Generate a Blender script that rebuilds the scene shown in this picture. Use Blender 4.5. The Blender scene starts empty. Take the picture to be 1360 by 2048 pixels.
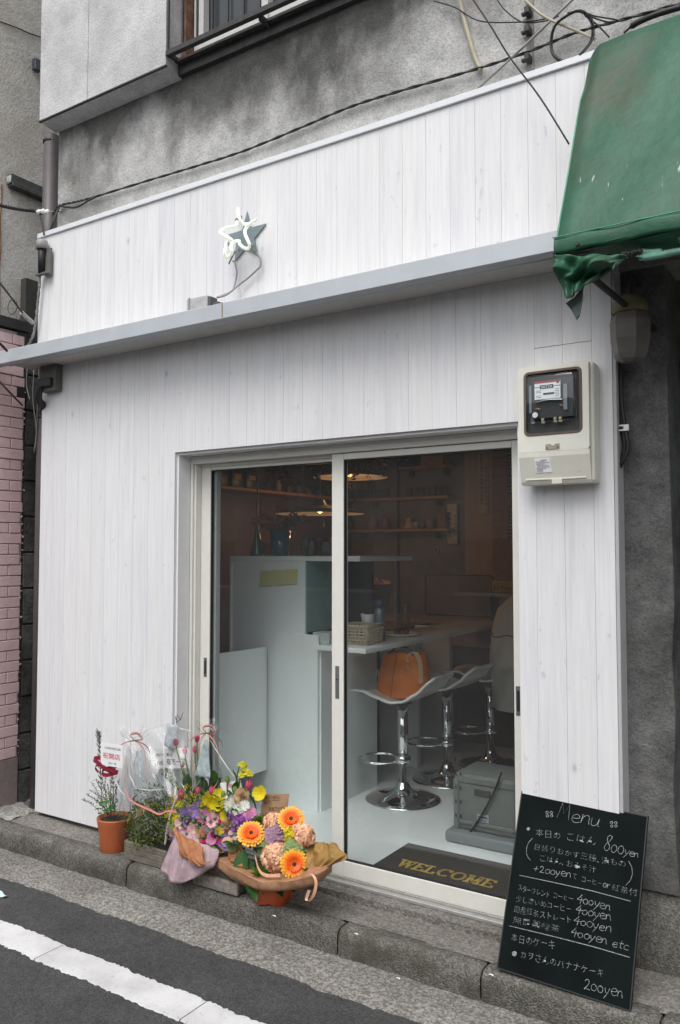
import bpy, bmesh, math, random
from mathutils import Vector, Matrix, Euler
R = math.radians
sc = bpy.context.scene
random.seed(7)
# ------------------------------------------------------------------ camera, sky, sun, exposure
CAM = Vector((4.3134, -3.2568, 1.6)); YAW, PITCH, FPX = R(33.0), R(2.8), 1640.0
cd = bpy.data.cameras.new('camera'); cam = bpy.data.objects.new('camera', cd); sc.collection.objects.link(cam)
cam.location = CAM; cam.rotation_euler = (R(90) + PITCH, 0, YAW)
cd.sensor_fit = 'VERTICAL'; cd.sensor_height = 36; cd.lens = 36 * FPX / 2048; cd.clip_start = .05; cd.clip_end = 400
sc.camera = cam
w = bpy.data.worlds.new('World'); sc.world = w; w.use_nodes = True
nt = w.node_tree; bg = nt.nodes['Background']
sky = nt.nodes.new('ShaderNodeTexSky'); sky.sky_type = 'NISHITA'; sky.sun_disc = False
SUN_EL, SUN_AZ = R(58), R(172)
sky.sun_elevation = SUN_EL; sky.sun_rotation = SUN_AZ; sky.dust_density = 4
hs = nt.nodes.new('ShaderNodeHueSaturation'); hs.inputs['Saturation'].default_value = .22
nt.links.new(sky.outputs[0], hs.inputs['Color']); nt.links.new(hs.outputs[0], bg.inputs[0])
bg.inputs[1].default_value = .15
sl = bpy.data.lights.new('sun', 'SUN'); sun = bpy.data.objects.new('sun', sl); sc.collection.objects.link(sun)
sl.energy = .8; sl.angle = R(40); sl.color = (1, .98, .95)
sd = Vector((math.sin(SUN_AZ) * math.cos(SUN_EL), math.cos(SUN_AZ) * math.cos(SUN_EL), math.sin(SUN_EL)))
sun.rotation_euler = sd.to_track_quat('Z', 'Y').to_euler()
sc.view_settings.view_transform = 'Standard'; sc.view_settings.look = 'None'; sc.view_settings.gamma = 1
sc.view_settings.use_curve_mapping = False; sc.view_settings.exposure = .49
sc.render.engine = 'CYCLES'; sc.cycles.max_bounces = 10; sc.cycles.transparent_max_bounces = 16
sc.cycles.caustics_reflective = False; sc.cycles.caustics_refractive = False

# ------------------------------------------------------------------ survey: a bearing met with a real plane of the place
_r = Vector((math.cos(YAW), math.sin(YAW), 0)); _f = Vector((-math.sin(YAW) * math.cos(PITCH), math.cos(YAW) * math.cos(PITCH), math.sin(PITCH)))
_u = _r.cross(_f)
def bearing(a, b): return _r * ((a - 680) / FPX) - _u * ((b - 1024) / FPX) + _f
def at(a, b, x=None, y=None, z=None):
    v = bearing(a, b)
    i, val = (0, x) if x is not None else (1, y) if y is not None else (2, z)
    return CAM + v * ((val - CAM[i]) / v[i])
def onp(a, b, P, n):
    v = bearing(a, b); return CAM + v * ((P - CAM).dot(n) / v.dot(n))
def pxm(n, P): return n * (Vector(P) - CAM).dot(_f) / FPX   # size in metres of n bearing units at P

# ------------------------------------------------------------------ materials
def mat(name):
    m = bpy.data.materials.new(name); m.use_nodes = True
    return m, m.node_tree, m.node_tree.nodes['Principled BSDF']
def N(t, kind, **k):
    n = t.nodes.new('ShaderNode' + kind)
    for a, b in k.items(): setattr(n, a, b)
    return n
def ramp(t, fac, stops):
    r = N(t, 'ValToRGB'); e = r.color_ramp.elements
    while len(e) < len(stops): e.new(.5)
    for el, (p, c) in zip(e, stops):
        el.position = p; el.color = (*c, 1) if len(c) == 3 else c
    t.links.new(fac, r.inputs[0]); return r.outputs[0]
def coords(t, scale=(1, 1, 1), rnd=False, kind='Object'):
    tc = N(t, 'TexCoord'); mp = N(t, 'Mapping'); mp.inputs['Scale'].default_value = scale
    src = tc.outputs[kind]
    if rnd:
        oi = N(t, 'ObjectInfo'); ad = N(t, 'VectorMath', operation='MULTIPLY_ADD')
        cb = N(t, 'CombineXYZ'); mu = N(t, 'Math', operation='MULTIPLY'); mu.inputs[1].default_value = 37
        t.links.new(oi.outputs['Random'], mu.inputs[0])
        for i in range(3): t.links.new(mu.outputs[0], cb.inputs[i])
        ad2 = N(t, 'VectorMath', operation='ADD'); t.links.new(src, ad2.inputs[0]); t.links.new(cb.outputs[0], ad2.inputs[1]); src = ad2.outputs[0]
    t.links.new(src, mp.inputs[0]); return mp.outputs[0]
def noise(t, vec, scale, detail=4, rough=.55):
    n = N(t, 'TexNoise'); n.inputs['Scale'].default_value = scale; n.inputs['Detail'].default_value = detail; n.inputs['Roughness'].default_value = rough
    t.links.new(vec, n.inputs['Vector']); return n.outputs[0]
def mix(t, fac, a, b, mode='MIX'):
    m = N(t, 'Mix', data_type='RGBA', blend_type=mode)
    for s, v in ((m.inputs[0], fac), (m.inputs[6], a), (m.inputs[7], b)):
        if hasattr(v, 'is_linked'): t.links.new(v, s)
        elif isinstance(v, (int, float)): s.default_value = v
        else: s.default_value = (*v, 1)
    return m.outputs[2]
def bump(t, p, h, strength, dist):
    b = N(t, 'Bump'); b.inputs['Strength'].default_value = strength; b.inputs['Distance'].default_value = dist
    t.links.new(h, b.inputs['Height']); t.links.new(b.outputs[0], p.inputs['Normal'])
def simple(name, col, rough=.6, metal=0, var=.12, scale=25, spec=.5, trans=0, bumpd=0, coat=0):
    m, t, p = mat(name)
    v = coords(t, rnd=True); n = noise(t, v, scale)
    a = tuple(c * (1 - var) for c in col); b = tuple(min(1, c * (1 + var)) for c in col)
    t.links.new(ramp(t, n, ((.3, a), (.7, b))), p.inputs['Base Color'])
    p.inputs['Roughness'].default_value = rough; p.inputs['Metallic'].default_value = metal
    p.inputs['Specular IOR Level'].default_value = spec; p.inputs['Coat Weight'].default_value = coat
    if trans: p.inputs['Transmission Weight'].default_value = trans
    if bumpd: bump(t, p, noise(t, v, scale * 4), .5, bumpd)
    return m
def petal(name, col, col2=None, trans=.35):
    """thin petal or leaf: diffuse plus translucent light"""
    m = bpy.data.materials.new(name); m.use_nodes = True; t = m.node_tree; t.nodes.clear()
    o = N(t, 'OutputMaterial'); d = N(t, 'BsdfPrincipled'); tr = N(t, 'BsdfTranslucent'); mx = N(t, 'MixShader')
    v = coords(t, rnd=True); n = noise(t, v, 35)
    c = ramp(t, n, ((.3, tuple(x * .8 for x in col)), (.7, col2 or tuple(min(1, x * 1.15) for x in col))))
    t.links.new(c, d.inputs['Base Color']); t.links.new(c, tr.inputs[0]); d.inputs['Roughness'].default_value = .55
    d.inputs['Specular IOR Level'].default_value = .3
    mx.inputs[0].default_value = trans
    t.links.new(d.outputs[0], mx.inputs[1]); t.links.new(tr.outputs[0], mx.inputs[2]); t.links.new(mx.outputs[0], o.inputs[0])
    return m

def m_plank(name='whitewashed_wood', lo=(.735, .735, .745), hi=(.80, .80, .81)):
    m, t, p = mat(name)
    v = coords(t, (1, 1, .07), rnd=True)
    g = noise(t, v, 55, 6, .6); g2 = noise(t, v, 14, 3, .5)
    c = ramp(t, g, ((.25, lo), (.6, hi)))
    c = mix(t, .55, c, ramp(t, g2, ((.3, (.87, .88, .91)), (.5, (1, 1, 1)), (.72, (.94, .93, .92)))), 'MULTIPLY')
    g3 = noise(t, coords(t, (1, 1, .02), rnd=True), 120, 3, .6); c = mix(t, .35, c, ramp(t, g3, ((.35, (.84, .85, .88)), (.55, (1, 1, 1)))), 'MULTIPLY')
    sp2 = noise(t, coords(t, (1, 1, .5), rnd=True), 28, 3, .6); c = mix(t, .6, c, ramp(t, sp2, ((.66, (1, 1, 1)), (.74, (.70, .73, .82)))), 'MULTIPLY')
    # knots
    kv = coords(t, (1, 1, .55), rnd=True); vo = N(t, 'TexVoronoi'); vo.inputs['Scale'].default_value = 4.6; t.links.new(kv, vo.inputs['Vector'])
    k = ramp(t, vo.outputs['Distance'], ((.0, (.50, .49, .50)), (.03, (.66, .67, .72)), (.055, (.93, .93, .96)), (.10, (1, 1, 1))))
    c = mix(t, .8, c, k, 'MULTIPLY')
    oi = N(t, 'ObjectInfo'); tone = ramp(t, oi.outputs['Random'], ((0, (.9, .9, .92)), (.5, (1, 1, 1)), (1, (.94, .935, .93))))
    c = mix(t, .45, c, tone, 'MULTIPLY')
    t.links.new(c, p.inputs['Base Color']); p.inputs['Roughness'].default_value = .55; p.inputs['Specular IOR Level'].default_value = .3
    bump(t, p, g, .35, .002); return m

def m_concrete(name, lo, hi, bscale=90, bdist=.012, bstr=.9, grime=None, stain=(.28, .28, .27), stain_amt=.7, rain=0):
    """rendered wall: grain, blotches; grime = list of (z_top, z_bottom) bands where black grime has collected"""
    m, t, p = mat(name); v = coords(t)
    big = noise(t, v, 1.6, 5, .6); mid = noise(t, v, 9, 5, .65); fine = noise(t, v, bscale, 6, .7)
    c = ramp(t, mid, ((.3, lo), (.7, hi)))
    c = mix(t, .55, c, ramp(t, fine, ((.38, (.45, .45, .45)), (.5, (.95, .95, .95)), (.62, (1.15, 1.15, 1.15)))), 'MULTIPLY')
    st = ramp(t, big, ((.40, stain), (.56, (1, 1, 1))))
    c = mix(t, stain_amt, c, st, 'MULTIPLY')
    for (zt, zb, amt) in (grime or ()):
        sx = N(t, 'SeparateXYZ'); t.links.new(v, sx.inputs[0])
        mr = N(t, 'MapRange'); mr.inputs[1].default_value = zb; mr.inputs[2].default_value = zt; t.links.new(sx.outputs[2], mr.inputs[0])
        sv = coords(t, (1, 1, .55)); sn = noise(t, sv, 2.6, 6, .6)
        ad = N(t, 'Math', operation='MULTIPLY_ADD'); ad.inputs[1].default_value = 1.9; ad.inputs[2].default_value = -.95
        t.links.new(sn, ad.inputs[0])
        a2 = N(t, 'Math', operation='ADD'); t.links.new(mr.outputs[0], a2.inputs[0]); t.links.new(ad.outputs[0], a2.inputs[1])
        g = ramp(t, a2.outputs[0], ((.34, (1, 1, 1)), (.80, (.17, .17, .165))))
        c = mix(t, amt, c, g, 'MULTIPLY')
    t.links.new(c, p.inputs['Base Color']); p.inputs['Roughness'].default_value = .92; p.inputs['Specular IOR Level'].default_value = .2
    vo = N(t, 'TexNoise'); vo.inputs['Scale'].default_value = bscale * .45; vo.inputs['Detail'].default_value = 3; t.links.new(v, vo.inputs['Vector'])
    hh = N(t, 'Math', operation='MULTIPLY_ADD'); hh.inputs[1].default_value = .8; t.links.new(vo.outputs[0], hh.inputs[0]); t.links.new(fine, hh.inputs[2])
    bump(t, p, hh.outputs[0], bstr, bdist); return m

def m_aggregate(name, base, lo, hi, scale=130, bd=.004, moss=None, speck=.5):
    m, t, p = mat(name); v = coords(t)
    vo = N(t, 'TexVoronoi'); vo.inputs['Scale'].default_value = scale; t.links.new(v, vo.inputs['Vector'])
    sp = N(t, 'SeparateColor'); t.links.new(vo.outputs['Color'], sp.inputs[0])
    c = mix(t, speck, base, ramp(t, sp.outputs[0], ((.2, lo), (.9, hi))))
    c = mix(t, .6, c, ramp(t, noise(t, v, 3.5, 6, .65), ((.35, (.62, .61, .58)), (.62, (1, 1, 1)))), 'MULTIPLY')
    c = mix(t, .5, c, ramp(t, noise(t, v, 34, 5, .7), ((.36, (.5, .5, .5)), (.6, (1, 1, 1)))), 'MULTIPLY')
    if moss:
        mn = noise(t, v, 5, 6, .7); f = ramp(t, mn, ((.5, (0, 0, 0)), (.66, (1, 1, 1)))); c = mix(t, f, c, moss)
    t.links.new(c, p.inputs['Base Color']); p.inputs['Roughness'].default_value = .9; p.inputs['Specular IOR Level'].default_value = .25
    h = N(t, 'Math', operation='ADD'); t.links.new(vo.outputs[0], h.inputs[0]); t.links.new(noise(t, v, 60, 5, .7), h.inputs[1])
    bump(t, p, h.outputs[0], .8, bd); return m

def m_glass(name, refl=1.0, tint=(.93, .97, .96), rough=0.0, ior=1.5, wav=0, gz=.96, haze=0):
    m = bpy.data.materials.new(name); m.use_nodes = True; t = m.node_tree; t.nodes.clear()
    o = N(t, 'OutputMaterial'); tr = N(t, 'BsdfTransparent'); gl = N(t, 'BsdfGlossy'); lw = N(t, 'LayerWeight'); mx = N(t, 'MixShader')
    tr.inputs[0].default_value = (*tint, 1); gl.inputs['Roughness'].default_value = rough; lw.inputs[0].default_value = .5
    pw = N(t, 'Math', operation='POWER'); pw.inputs[1].default_value = 5; t.links.new(lw.outputs['Facing'], pw.inputs[0])
    mu = N(t, 'Math', operation='MULTIPLY_ADD'); mu.inputs[1].default_value = gz; mu.inputs[2].default_value = .042 * refl; mu.use_clamp = True
    t.links.new(pw.outputs[0], mu.inputs[0]); t.links.new(mu.outputs[0], mx.inputs[0])
    t.links.new(tr.outputs[0], mx.inputs[1]); t.links.new(gl.outputs[0], mx.inputs[2]); t.links.new(mx.outputs[0], o.inputs[0])
    if haze:   # faint white diffuse veil paints the haze of reflections on the pane
        df = N(t, 'BsdfDiffuse'); df.inputs[0].default_value = (.8, .8, .8, 1); m2 = N(t, 'MixShader'); v = coords(t, (1, 1, .4))
        t.links.new(ramp(t, noise(t, v, 3, 4, .6), ((.3, (haze * .6,) * 3), (.7, (haze * 1.4,) * 3))), m2.inputs[0])
        t.links.new(mx.outputs[0], m2.inputs[1]); t.links.new(df.outputs[0], m2.inputs[2]); t.links.new(m2.outputs[0], o.inputs[0])
    if wav:
        v = coords(t); b = N(t, 'Bump'); b.inputs['Strength'].default_value = 1; b.inputs['Distance'].default_value = wav
        t.links.new(noise(t, v, 38, 3, .6), b.inputs['Height']); t.links.new(b.outputs[0], gl.inputs['Normal']); t.links.new(b.outputs[0], lw.inputs['Normal'])
    return m
def m_emit(name, col, s):
    m, t, p = mat(name); p.inputs['Base Color'].default_value = (*col, 1); p.inputs['Emission Color'].default_value = (*col, 1); p.inputs['Emission Strength'].default_value = s; return m

MT = {}
MT['plank'] = m_plank()
MT['paint'] = simple('white_paint', (.84, .84, .85), .45, var=.03)
MT['trim'] = simple('white_trim', (.74, .76, .79), .4, var=.03)
MT['frame'] = simple('cream_aluminium', (.72, .715, .66), .38, var=.03, spec=.5)
MT['groove'] = simple('dark_rubber_seal', (.02, .02, .02), .5)
MT['wall'] = m_concrete('stained_render', (.42, .42, .41), (.60, .60, .59), 130, .005, .8, [(4.42, 3.62, .85)], stain=(.42, .42, .41), stain_amt=.7)
MT['bay'] = m_concrete('pale_rough_render', (.56, .56, .57), (.72, .72, .73), 120, .005, .8, [(4.36, 4.2, .0)], stain=(.62, .62, .62), stain_amt=.6)
MT['stucco'] = m_concrete('combed_render', (.60, .58, .54), (.74, .72, .68), 85, .008, .9, None, stain=(.7, .67, .6), stain_amt=.5)
MT['pillar'] = m_concrete('dark_weathered_render', (.10, .10, .10), (.22, .22, .215), 120, .006, .9, None, stain=(.45, .45, .44), stain_amt=.8)
MT['plinth'] = m_aggregate('plinth_concrete', (.19, .19, .17), (.09, .09, .085), (.3, .29, .27), 150, .003)
MT['pink'] = simple('pink_painted_brick', (.72, .52, .52), .75, var=.07, scale=18, bumpd=.004)
MT['pinkgrout'] = simple('pink_painted_joint', (.42, .31, .31), .85, var=.08, bumpd=.004)
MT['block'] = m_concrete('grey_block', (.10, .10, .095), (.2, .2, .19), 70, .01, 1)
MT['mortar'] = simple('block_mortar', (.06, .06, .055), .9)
MT['fascia'] = simple('galvanised_sheet', (.48, .51, .54), .42, metal=.25, var=.05, scale=9)
MT['soffit'] = simple('soffit_board', (.52, .51, .49), .7, var=.05)
MT['pipe'] = simple('brown_grey_pipe', (.12, .105, .11), .5, var=.1, scale=12)
MT['black'] = simple('black_cable', (.016, .016, .018), .5)
MT['darkmetal'] = simple('rusted_dark_metal', (.035, .032, .032), .6, var=.4, scale=30, bumpd=.002)
MT['greyplastic'] = simple('grey_plastic', (.33, .33, .32), .55, var=.12)
MT['beigetube'] = simple('beige_hose', (.42, .38, .29), .6)
MT['steel'] = simple('galvanised_tube', (.30, .29, .27), .5, metal=.5, var=.2)
MT['asphalt'] = m_aggregate('asphalt', (.068, .068, .070), (.04, .04, .042), (.17, .17, .17), 260, .003, speck=.45)
MT['gutter'] = m_aggregate('gutter_concrete', (.24, .23, .205), (.12, .115, .105), (.46, .45, .42), 120, .005, speck=.6)
MT['kerb'] = m_aggregate('kerb_concrete', (.17, .166, .15), (.07, .067, .06), (.33, .315, .28), 160, .006, moss=(.085, .083, .062), speck=.5)
MT['step'] = m_aggregate('threshold_concrete', (.26, .25, .225), (.10, .095, .085), (.38, .36, .33), 110, .005, speck=.5)
MT['chrome'] = simple('chrome', (.75, .75, .76), .06, metal=1, var=.02)
MT['seat'] = simple('white_gloss_shell', (.85, .85, .83), .18, var=.02, coat=.3)
MT['bag'] = simple('orange_leather', (.66, .17, .01), .5, var=.15, scale=14, bumpd=.002)
MT['strap'] = simple('tan_strap', (.42, .28, .17), .6)
MT['floor'] = simple('white_floor', (.80, .83, .84), .25, var=.03, scale=3)
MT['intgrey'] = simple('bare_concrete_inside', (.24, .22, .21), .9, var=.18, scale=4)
MT['cabinet'] = simple('white_panel_inside', (.82, .86, .86), .4, var=.02, scale=3)
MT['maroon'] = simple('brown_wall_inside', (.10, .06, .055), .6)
MT['shelfwood'] = simple('shelf_wood', (.50, .26, .11), .5, var=.2, scale=8)
MT['oak'] = simple('back_counter_wood', (.36, .25, .16), .5, var=.15, scale=8)
MT['crate'] = simple('grey_crate_plastic', (.17, .18, .17), .5, var=.06)
MT['mat'] = simple('dark_brown_coir', (.035, .028, .022), .95, var=.35, scale=300, bumpd=.004)
MT['gold'] = simple('gold_pile', (.42, .28, .06), .9, var=.2, scale=120)
MT['postit'] = simple('yellow_note_paper', (.62, .60, .28), .8, var=.03)
MT['awning'] = None
MT['glass'] = m_glass('door_glass', 1.0, (.96, .98, .975), haze=.012)
MT['clear'] = m_glass('clear_glass', 1.6, (.93, .96, .96))
MT['cello'] = m_glass('cellophane', .7, (.98, .985, .985), .10, 1.5, wav=.003, gz=.32)
MT['board'] = simple('chalkboard_black', (.006, .009, .009), .8, var=.3, scale=6, spec=.07)
MT['chalk'] = None
def m_awning():
    m, t, p = mat('weathered_green_vinyl'); v = coords(t, (1, 1, .35)); vv = coords(t)
    c = ramp(t, noise(t, v, 3.2, 5, .6), ((.3, (.014, .078, .042)), (.6, (.024, .108, .060)), (.8, (.04, .13, .078))))
    c = mix(t, .5, c, ramp(t, noise(t, v, 26, 5, .6), ((.4, (.75, .75, .72)), (.6, (1, 1, 1)))), 'MULTIPLY')
    r = ramp(t, noise(t, coords(t, (1, 1, .5)), 2.1, 4, .6), ((.48, (0, 0, 0)), (.68, (.75, .75, .75)))); c = mix(t, r, c, (.075, .062, .04))
    s = ramp(t, noise(t, coords(t, (1.8, 1, .14)), 13, 3, .55), ((.715, (0, 0, 0)), (.75, (.6, .65, .6)))); c = mix(t, s, c, (.62, .66, .62))
    t.links.new(c, p.inputs['Base Color']); p.inputs['Roughness'].default_value = .5; p.inputs['Specular IOR Level'].default_value = .35
    bump(t, p, noise(t, vv, 14, 4, .6), .5, .01); return m
MT['awning'] = m_awning()
MT['awninghem'] = simple('faded_green_hem', (.16, .36, .28), .5, var=.3, scale=20)
def m_chalk(name='chalk', col=(.60, .62, .62)):
    m, t, p = mat(name); v = coords(t)
    c = ramp(t, noise(t, v, 420, 3, .7), ((.38, (.06, .07, .07)), (.56, col))); t.links.new(c, p.inputs['Base Color']); p.inputs['Roughness'].default_value = .95
    return m
MT['chalk'] = m_chalk()

# ------------------------------------------------------------------ mesh builder
class M:
    def __init__(s): s.v = []; s.f = []; s.sm = []
    def add(s, vs, fs, smooth=False):
        b = len(s.v); s.v += [Vector(x) for x in vs]; s.f += [tuple(b + i for i in q) for q in fs]; s.sm += [smooth] * len(fs); return s
    def box(s, x0, y0, z0, x1, y1, z1):
        vs = [(x, y, z) for z in (z0, z1) for y in (y0, y1) for x in (x0, x1)]
        return s.add(vs, [(0, 2, 3, 1), (4, 5, 7, 6), (0, 1, 5, 4), (2, 6, 7, 3), (0, 4, 6, 2), (1, 3, 7, 5)])
    def bev(s, x0, y0, z0, x1, y1, z1, b=.004, seg=2):
        bm = bmesh.new(); bmesh.ops.create_cube(bm, size=1)
        for v in bm.verts: v.co = Vector(((x0 + x1) / 2 + v.co.x * (x1 - x0), (y0 + y1) / 2 + v.co.y * (y1 - y0), (z0 + z1) / 2 + v.co.z * (z1 - z0)))
        bmesh.ops.bevel(bm, geom=bm.edges[:], offset=b, segments=seg, affect='EDGES', profile=.5)
        bm.verts.index_update(); s.add([v.co.copy() for v in bm.verts], [[v.index for v in f.verts] for f in bm.faces], seg > 1); bm.free(); return s
    def grid(s, fn, nu, nv, smooth=True, closed=False):
        vs = [fn(i / nu, j / nv) for j in range(nv + 1) for i in range(nu + (0 if closed else 1))]
        n = nu if closed else nu + 1; fs = []
        for j in range(nv):
            for i in range(nu): a = j * n + i; b = j * n + (i + 1) % n if closed else a + 1; fs.append((a, b, b + n, a + n))
        return s.add(vs, fs, smooth)
    def lathe(s, prof, c=(0, 0, 0), n=28, axis=None, cap=True):
        q = Vector(axis).to_track_quat('Z', 'Y').to_matrix() if axis else Matrix.Identity(3); c = Vector(c); vs = []
        for r, z in prof:
            for i in range(n): a = 2 * math.pi * i / n; vs.append(c + q @ Vector((r * math.cos(a), r * math.sin(a), z)))
        fs = [(j * n + i, j * n + (i + 1) % n, (j + 1) * n + (i + 1) % n, (j + 1) * n + i) for j in range(len(prof) - 1) for i in range(n)]
        s.add(vs, fs, True); b = len(s.v) - len(vs)
        if cap:
            s.f.append(tuple(b + i for i in reversed(range(n)))); s.sm.append(False)
            s.f.append(tuple(b + (len(prof) - 1) * n + i for i in range(n))); s.sm.append(False)
        return s
    def tube(s, pts, r, n=8, cap=True):
        pts = [Vector(p) for p in pts]; vs = []; k = len(pts); rs = r if isinstance(r, (list, tuple)) else [r] * k
        up = None
        for i, p in enumerate(pts):
            d = (pts[min(i + 1, k - 1)] - pts[max(i - 1, 0)]).normalized()
            if up is None: up = d.orthogonal().normalized()
            up = (up - d * up.dot(d)); up = up.normalized() if up.length > 1e-6 else d.orthogonal().normalized(); sd_ = d.cross(up)
            for j in range(n): a = 2 * math.pi * j / n; vs.append(p + (up * math.cos(a) + sd_ * math.sin(a)) * rs[i])
        fs = [(i * n + j, i * n + (j + 1) % n, (i + 1) * n + (j + 1) % n, (i + 1) * n + j) for i in range(k - 1) for j in range(n)]
        b = len(s.v); s.add(vs, fs, True)
        if cap:
            s.f.append(tuple(b + i for i in reversed(range(n)))); s.sm.append(False)
            s.f.append(tuple(b + (k - 1) * n + i for i in range(n))); s.sm.append(False)
        return s
    def prism(s, poly, d):
        """poly: 3-D outline, d: thickness vector"""
        n = len(poly); d = Vector(d); a = [Vector(p) for p in poly]
        return s.add(a + [p + d for p in a], [tuple(range(n)), tuple(reversed(range(n, 2 * n)))] + [(i, i + n, (i + 1) % n + n, (i + 1) % n) for i in range(n)])
    def xf(s, mtx):
        s.v = [mtx @ v for v in s.v]; return s
    def join(s, o, mtx=None):
        b = len(s.v); s.v += [mtx @ v if mtx else v.copy() for v in o.v]; s.f += [tuple(b + i for i in q) for q in o.f]; s.sm += o.sm; return s
def smooth_path(pts, n=6):
    pts = [Vector(p) for p in pts]; out = []
    for i in range(len(pts) - 1):
        p0 = pts[max(i - 1, 0)]; p1 = pts[i]; p2 = pts[i + 1]; p3 = pts[min(i + 2, len(pts) - 1)]
        for k in range(n):
            t = k / n; out.append(.5 * ((2 * p1) + (p2 - p0) * t + (2 * p0 - 5 * p1 + 4 * p2 - p3) * t * t + (-p0 + 3 * p1 - 3 * p2 + p3) * t ** 3))
    out.append(pts[-1]); return out
def world_loc(o):
    v = Vector((0, 0, 0))
    while o is not None: v = v + o.location; o = o.parent
    return v
def obj(name, m, mt, parent=None, local=False, label=None):
    me = bpy.data.meshes.new(name); off = Vector((0, 0, 0)) if (local or parent is None) else world_loc(parent)
    me.from_pydata([tuple(v - off) for v in m.v], [], m.f); me.polygons.foreach_set('use_smooth', m.sm)
    if isinstance(mt, (list, tuple)):
        for x in mt: me.materials.append(x)
    else: me.materials.append(mt)
    me.update(); o = bpy.data.objects.new(name, me); sc.collection.objects.link(o)
    if parent is not None: o.parent = parent
    if label: o['label'] = label
    return o
def tag(o, label, cat, group=None):
    o['label'] = label; o['category'] = cat
    if group: o['group'] = group
    return o
def thing(name, label, cat, loc=(0, 0, 0), group=None):
    o = bpy.data.objects.new(name, None); sc.collection.objects.link(o); o.location = loc; o.empty_display_size = .1
    return tag(o, label, cat, group)
def struct(name, m, mt, kind='structure'):
    o = obj(name, m, mt); o['kind'] = kind; return o
def copy_tree(o, parent=None):
    c = o.copy(); sc.collection.objects.link(c)
    if parent is not None: c.parent = parent
    for ch in list(o.children): copy_tree(ch, c)
    return c
def solid(o, th, off=0):
    md = o.modifiers.new('thickness', 'SOLIDIFY'); md.thickness = th; md.offset = off; return o

# lettering -------------------------------------------------------
_gl = {}
def glyph(ch, off=0.0):
    k = (ch, off)
    if k not in _gl:
        cu = bpy.data.curves.new('g', 'FONT'); cu.body = ch; cu.size = 1; cu.offset = off; cu.resolution_u = 2; cu.fill_mode = 'FRONT'
        o = bpy.data.objects.new('g', cu); sc.collection.objects.link(o)
        dg = bpy.context.evaluated_depsgraph_get(); me = bpy.data.meshes.new_from_object(o.evaluated_get(dg))
        vs = [v.co.copy() for v in me.vertices]; fs = [tuple(p.vertices) for p in me.polygons]
        bpy.data.objects.remove(o); bpy.data.curves.remove(cu); bpy.data.meshes.remove(me)
        _gl[k] = (vs, fs, (min(v.x for v in vs), max(v.x for v in vs)) if vs else (0, .3))
    return _gl[k]
def write(m, text, O, E, n, h=None, off=0.0, jit=0.0, rnd=random):
    """set text from O to E (points on a plane of normal n) ; h = letter height"""
    O = Vector(O); E = Vector(E); U = (E - O); L = U.length; U.normalize(); V = Vector(n).cross(U).normalized()
    x = 0; pl = []
    for ch in text:
        if ch == ' ': x += .35; continue
        vs, fs, (a, b) = glyph(ch, off); cjk = ord(ch) > 0x2000
        if cjk: pl.append((vs, fs, x, 0)); x += 1.0 if ch not in '、・' else .6
        else: pl.append((vs, fs, x - a, 0)); x += (b - a) + .07
    k = L / max(x, .01); kh = h if h else k
    for vs, fs, ox, oy in pl:
        r = rnd.uniform(-jit, jit); s_ = 1 + rnd.uniform(-jit, jit) * .8; dy = rnd.uniform(-jit, jit) * .4
        c_, s2 = math.cos(r), math.sin(r); mx_ = ox + .4
        q = []
        for v in vs:
            X, Y = v.x - .4, v.y - .35
            X, Y = (X * c_ - Y * s2) * s_, (X * s2 + Y * c_) * s_
            q.append(O + U * ((mx_ + X) * k) + V * ((Y + .35 + dy) * kh))
        m.add(q, fs)
    return m
# ================================================================== GROUND
RZ = -.13
g = M(); g.box(-60, -60, -.5, 60, 60, -.17); struct('ground', g, MT['gutter'])
g = M().grid(lambda u, v: Vector((-30 + 60 * u, -6.2 + (6.2 - .50) * v, RZ + .004)), 1, 1, False); struct('road', g, MT['asphalt'])
def uneven(x, a, f, s): return a * (math.sin(x * f + s) + .6 * math.sin(x * f * 2.7 + s * 2) + .45 * math.sin(x * f * 6.1 + s * 3) + .3 * math.sin(x * f * 15 + s))
rg = random.Random(3)
g = M(); n = 900; rows = []
for i in range(n + 1):
    x = -9 + 18 * i / n; e = uneven(x, .006, 9, 1) + rg.uniform(-.006, .006); rows.append((x, e))
vs = []; 
for x, e in rows: vs += [(x, -.235, RZ + .012), (x, -.37, RZ + .0115), (x, -.505 + e, RZ + .007), (x, -.515 + e, RZ - .02)]
fs = [(4 * i + k, 4 * i + k + 1, 4 * i + k + 5, 4 * i + k + 4) for i in range(n) for k in range(3)]
g.add(vs, [f[::-1] for f in fs], True); struct('gutter', g, MT['gutter'])
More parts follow.
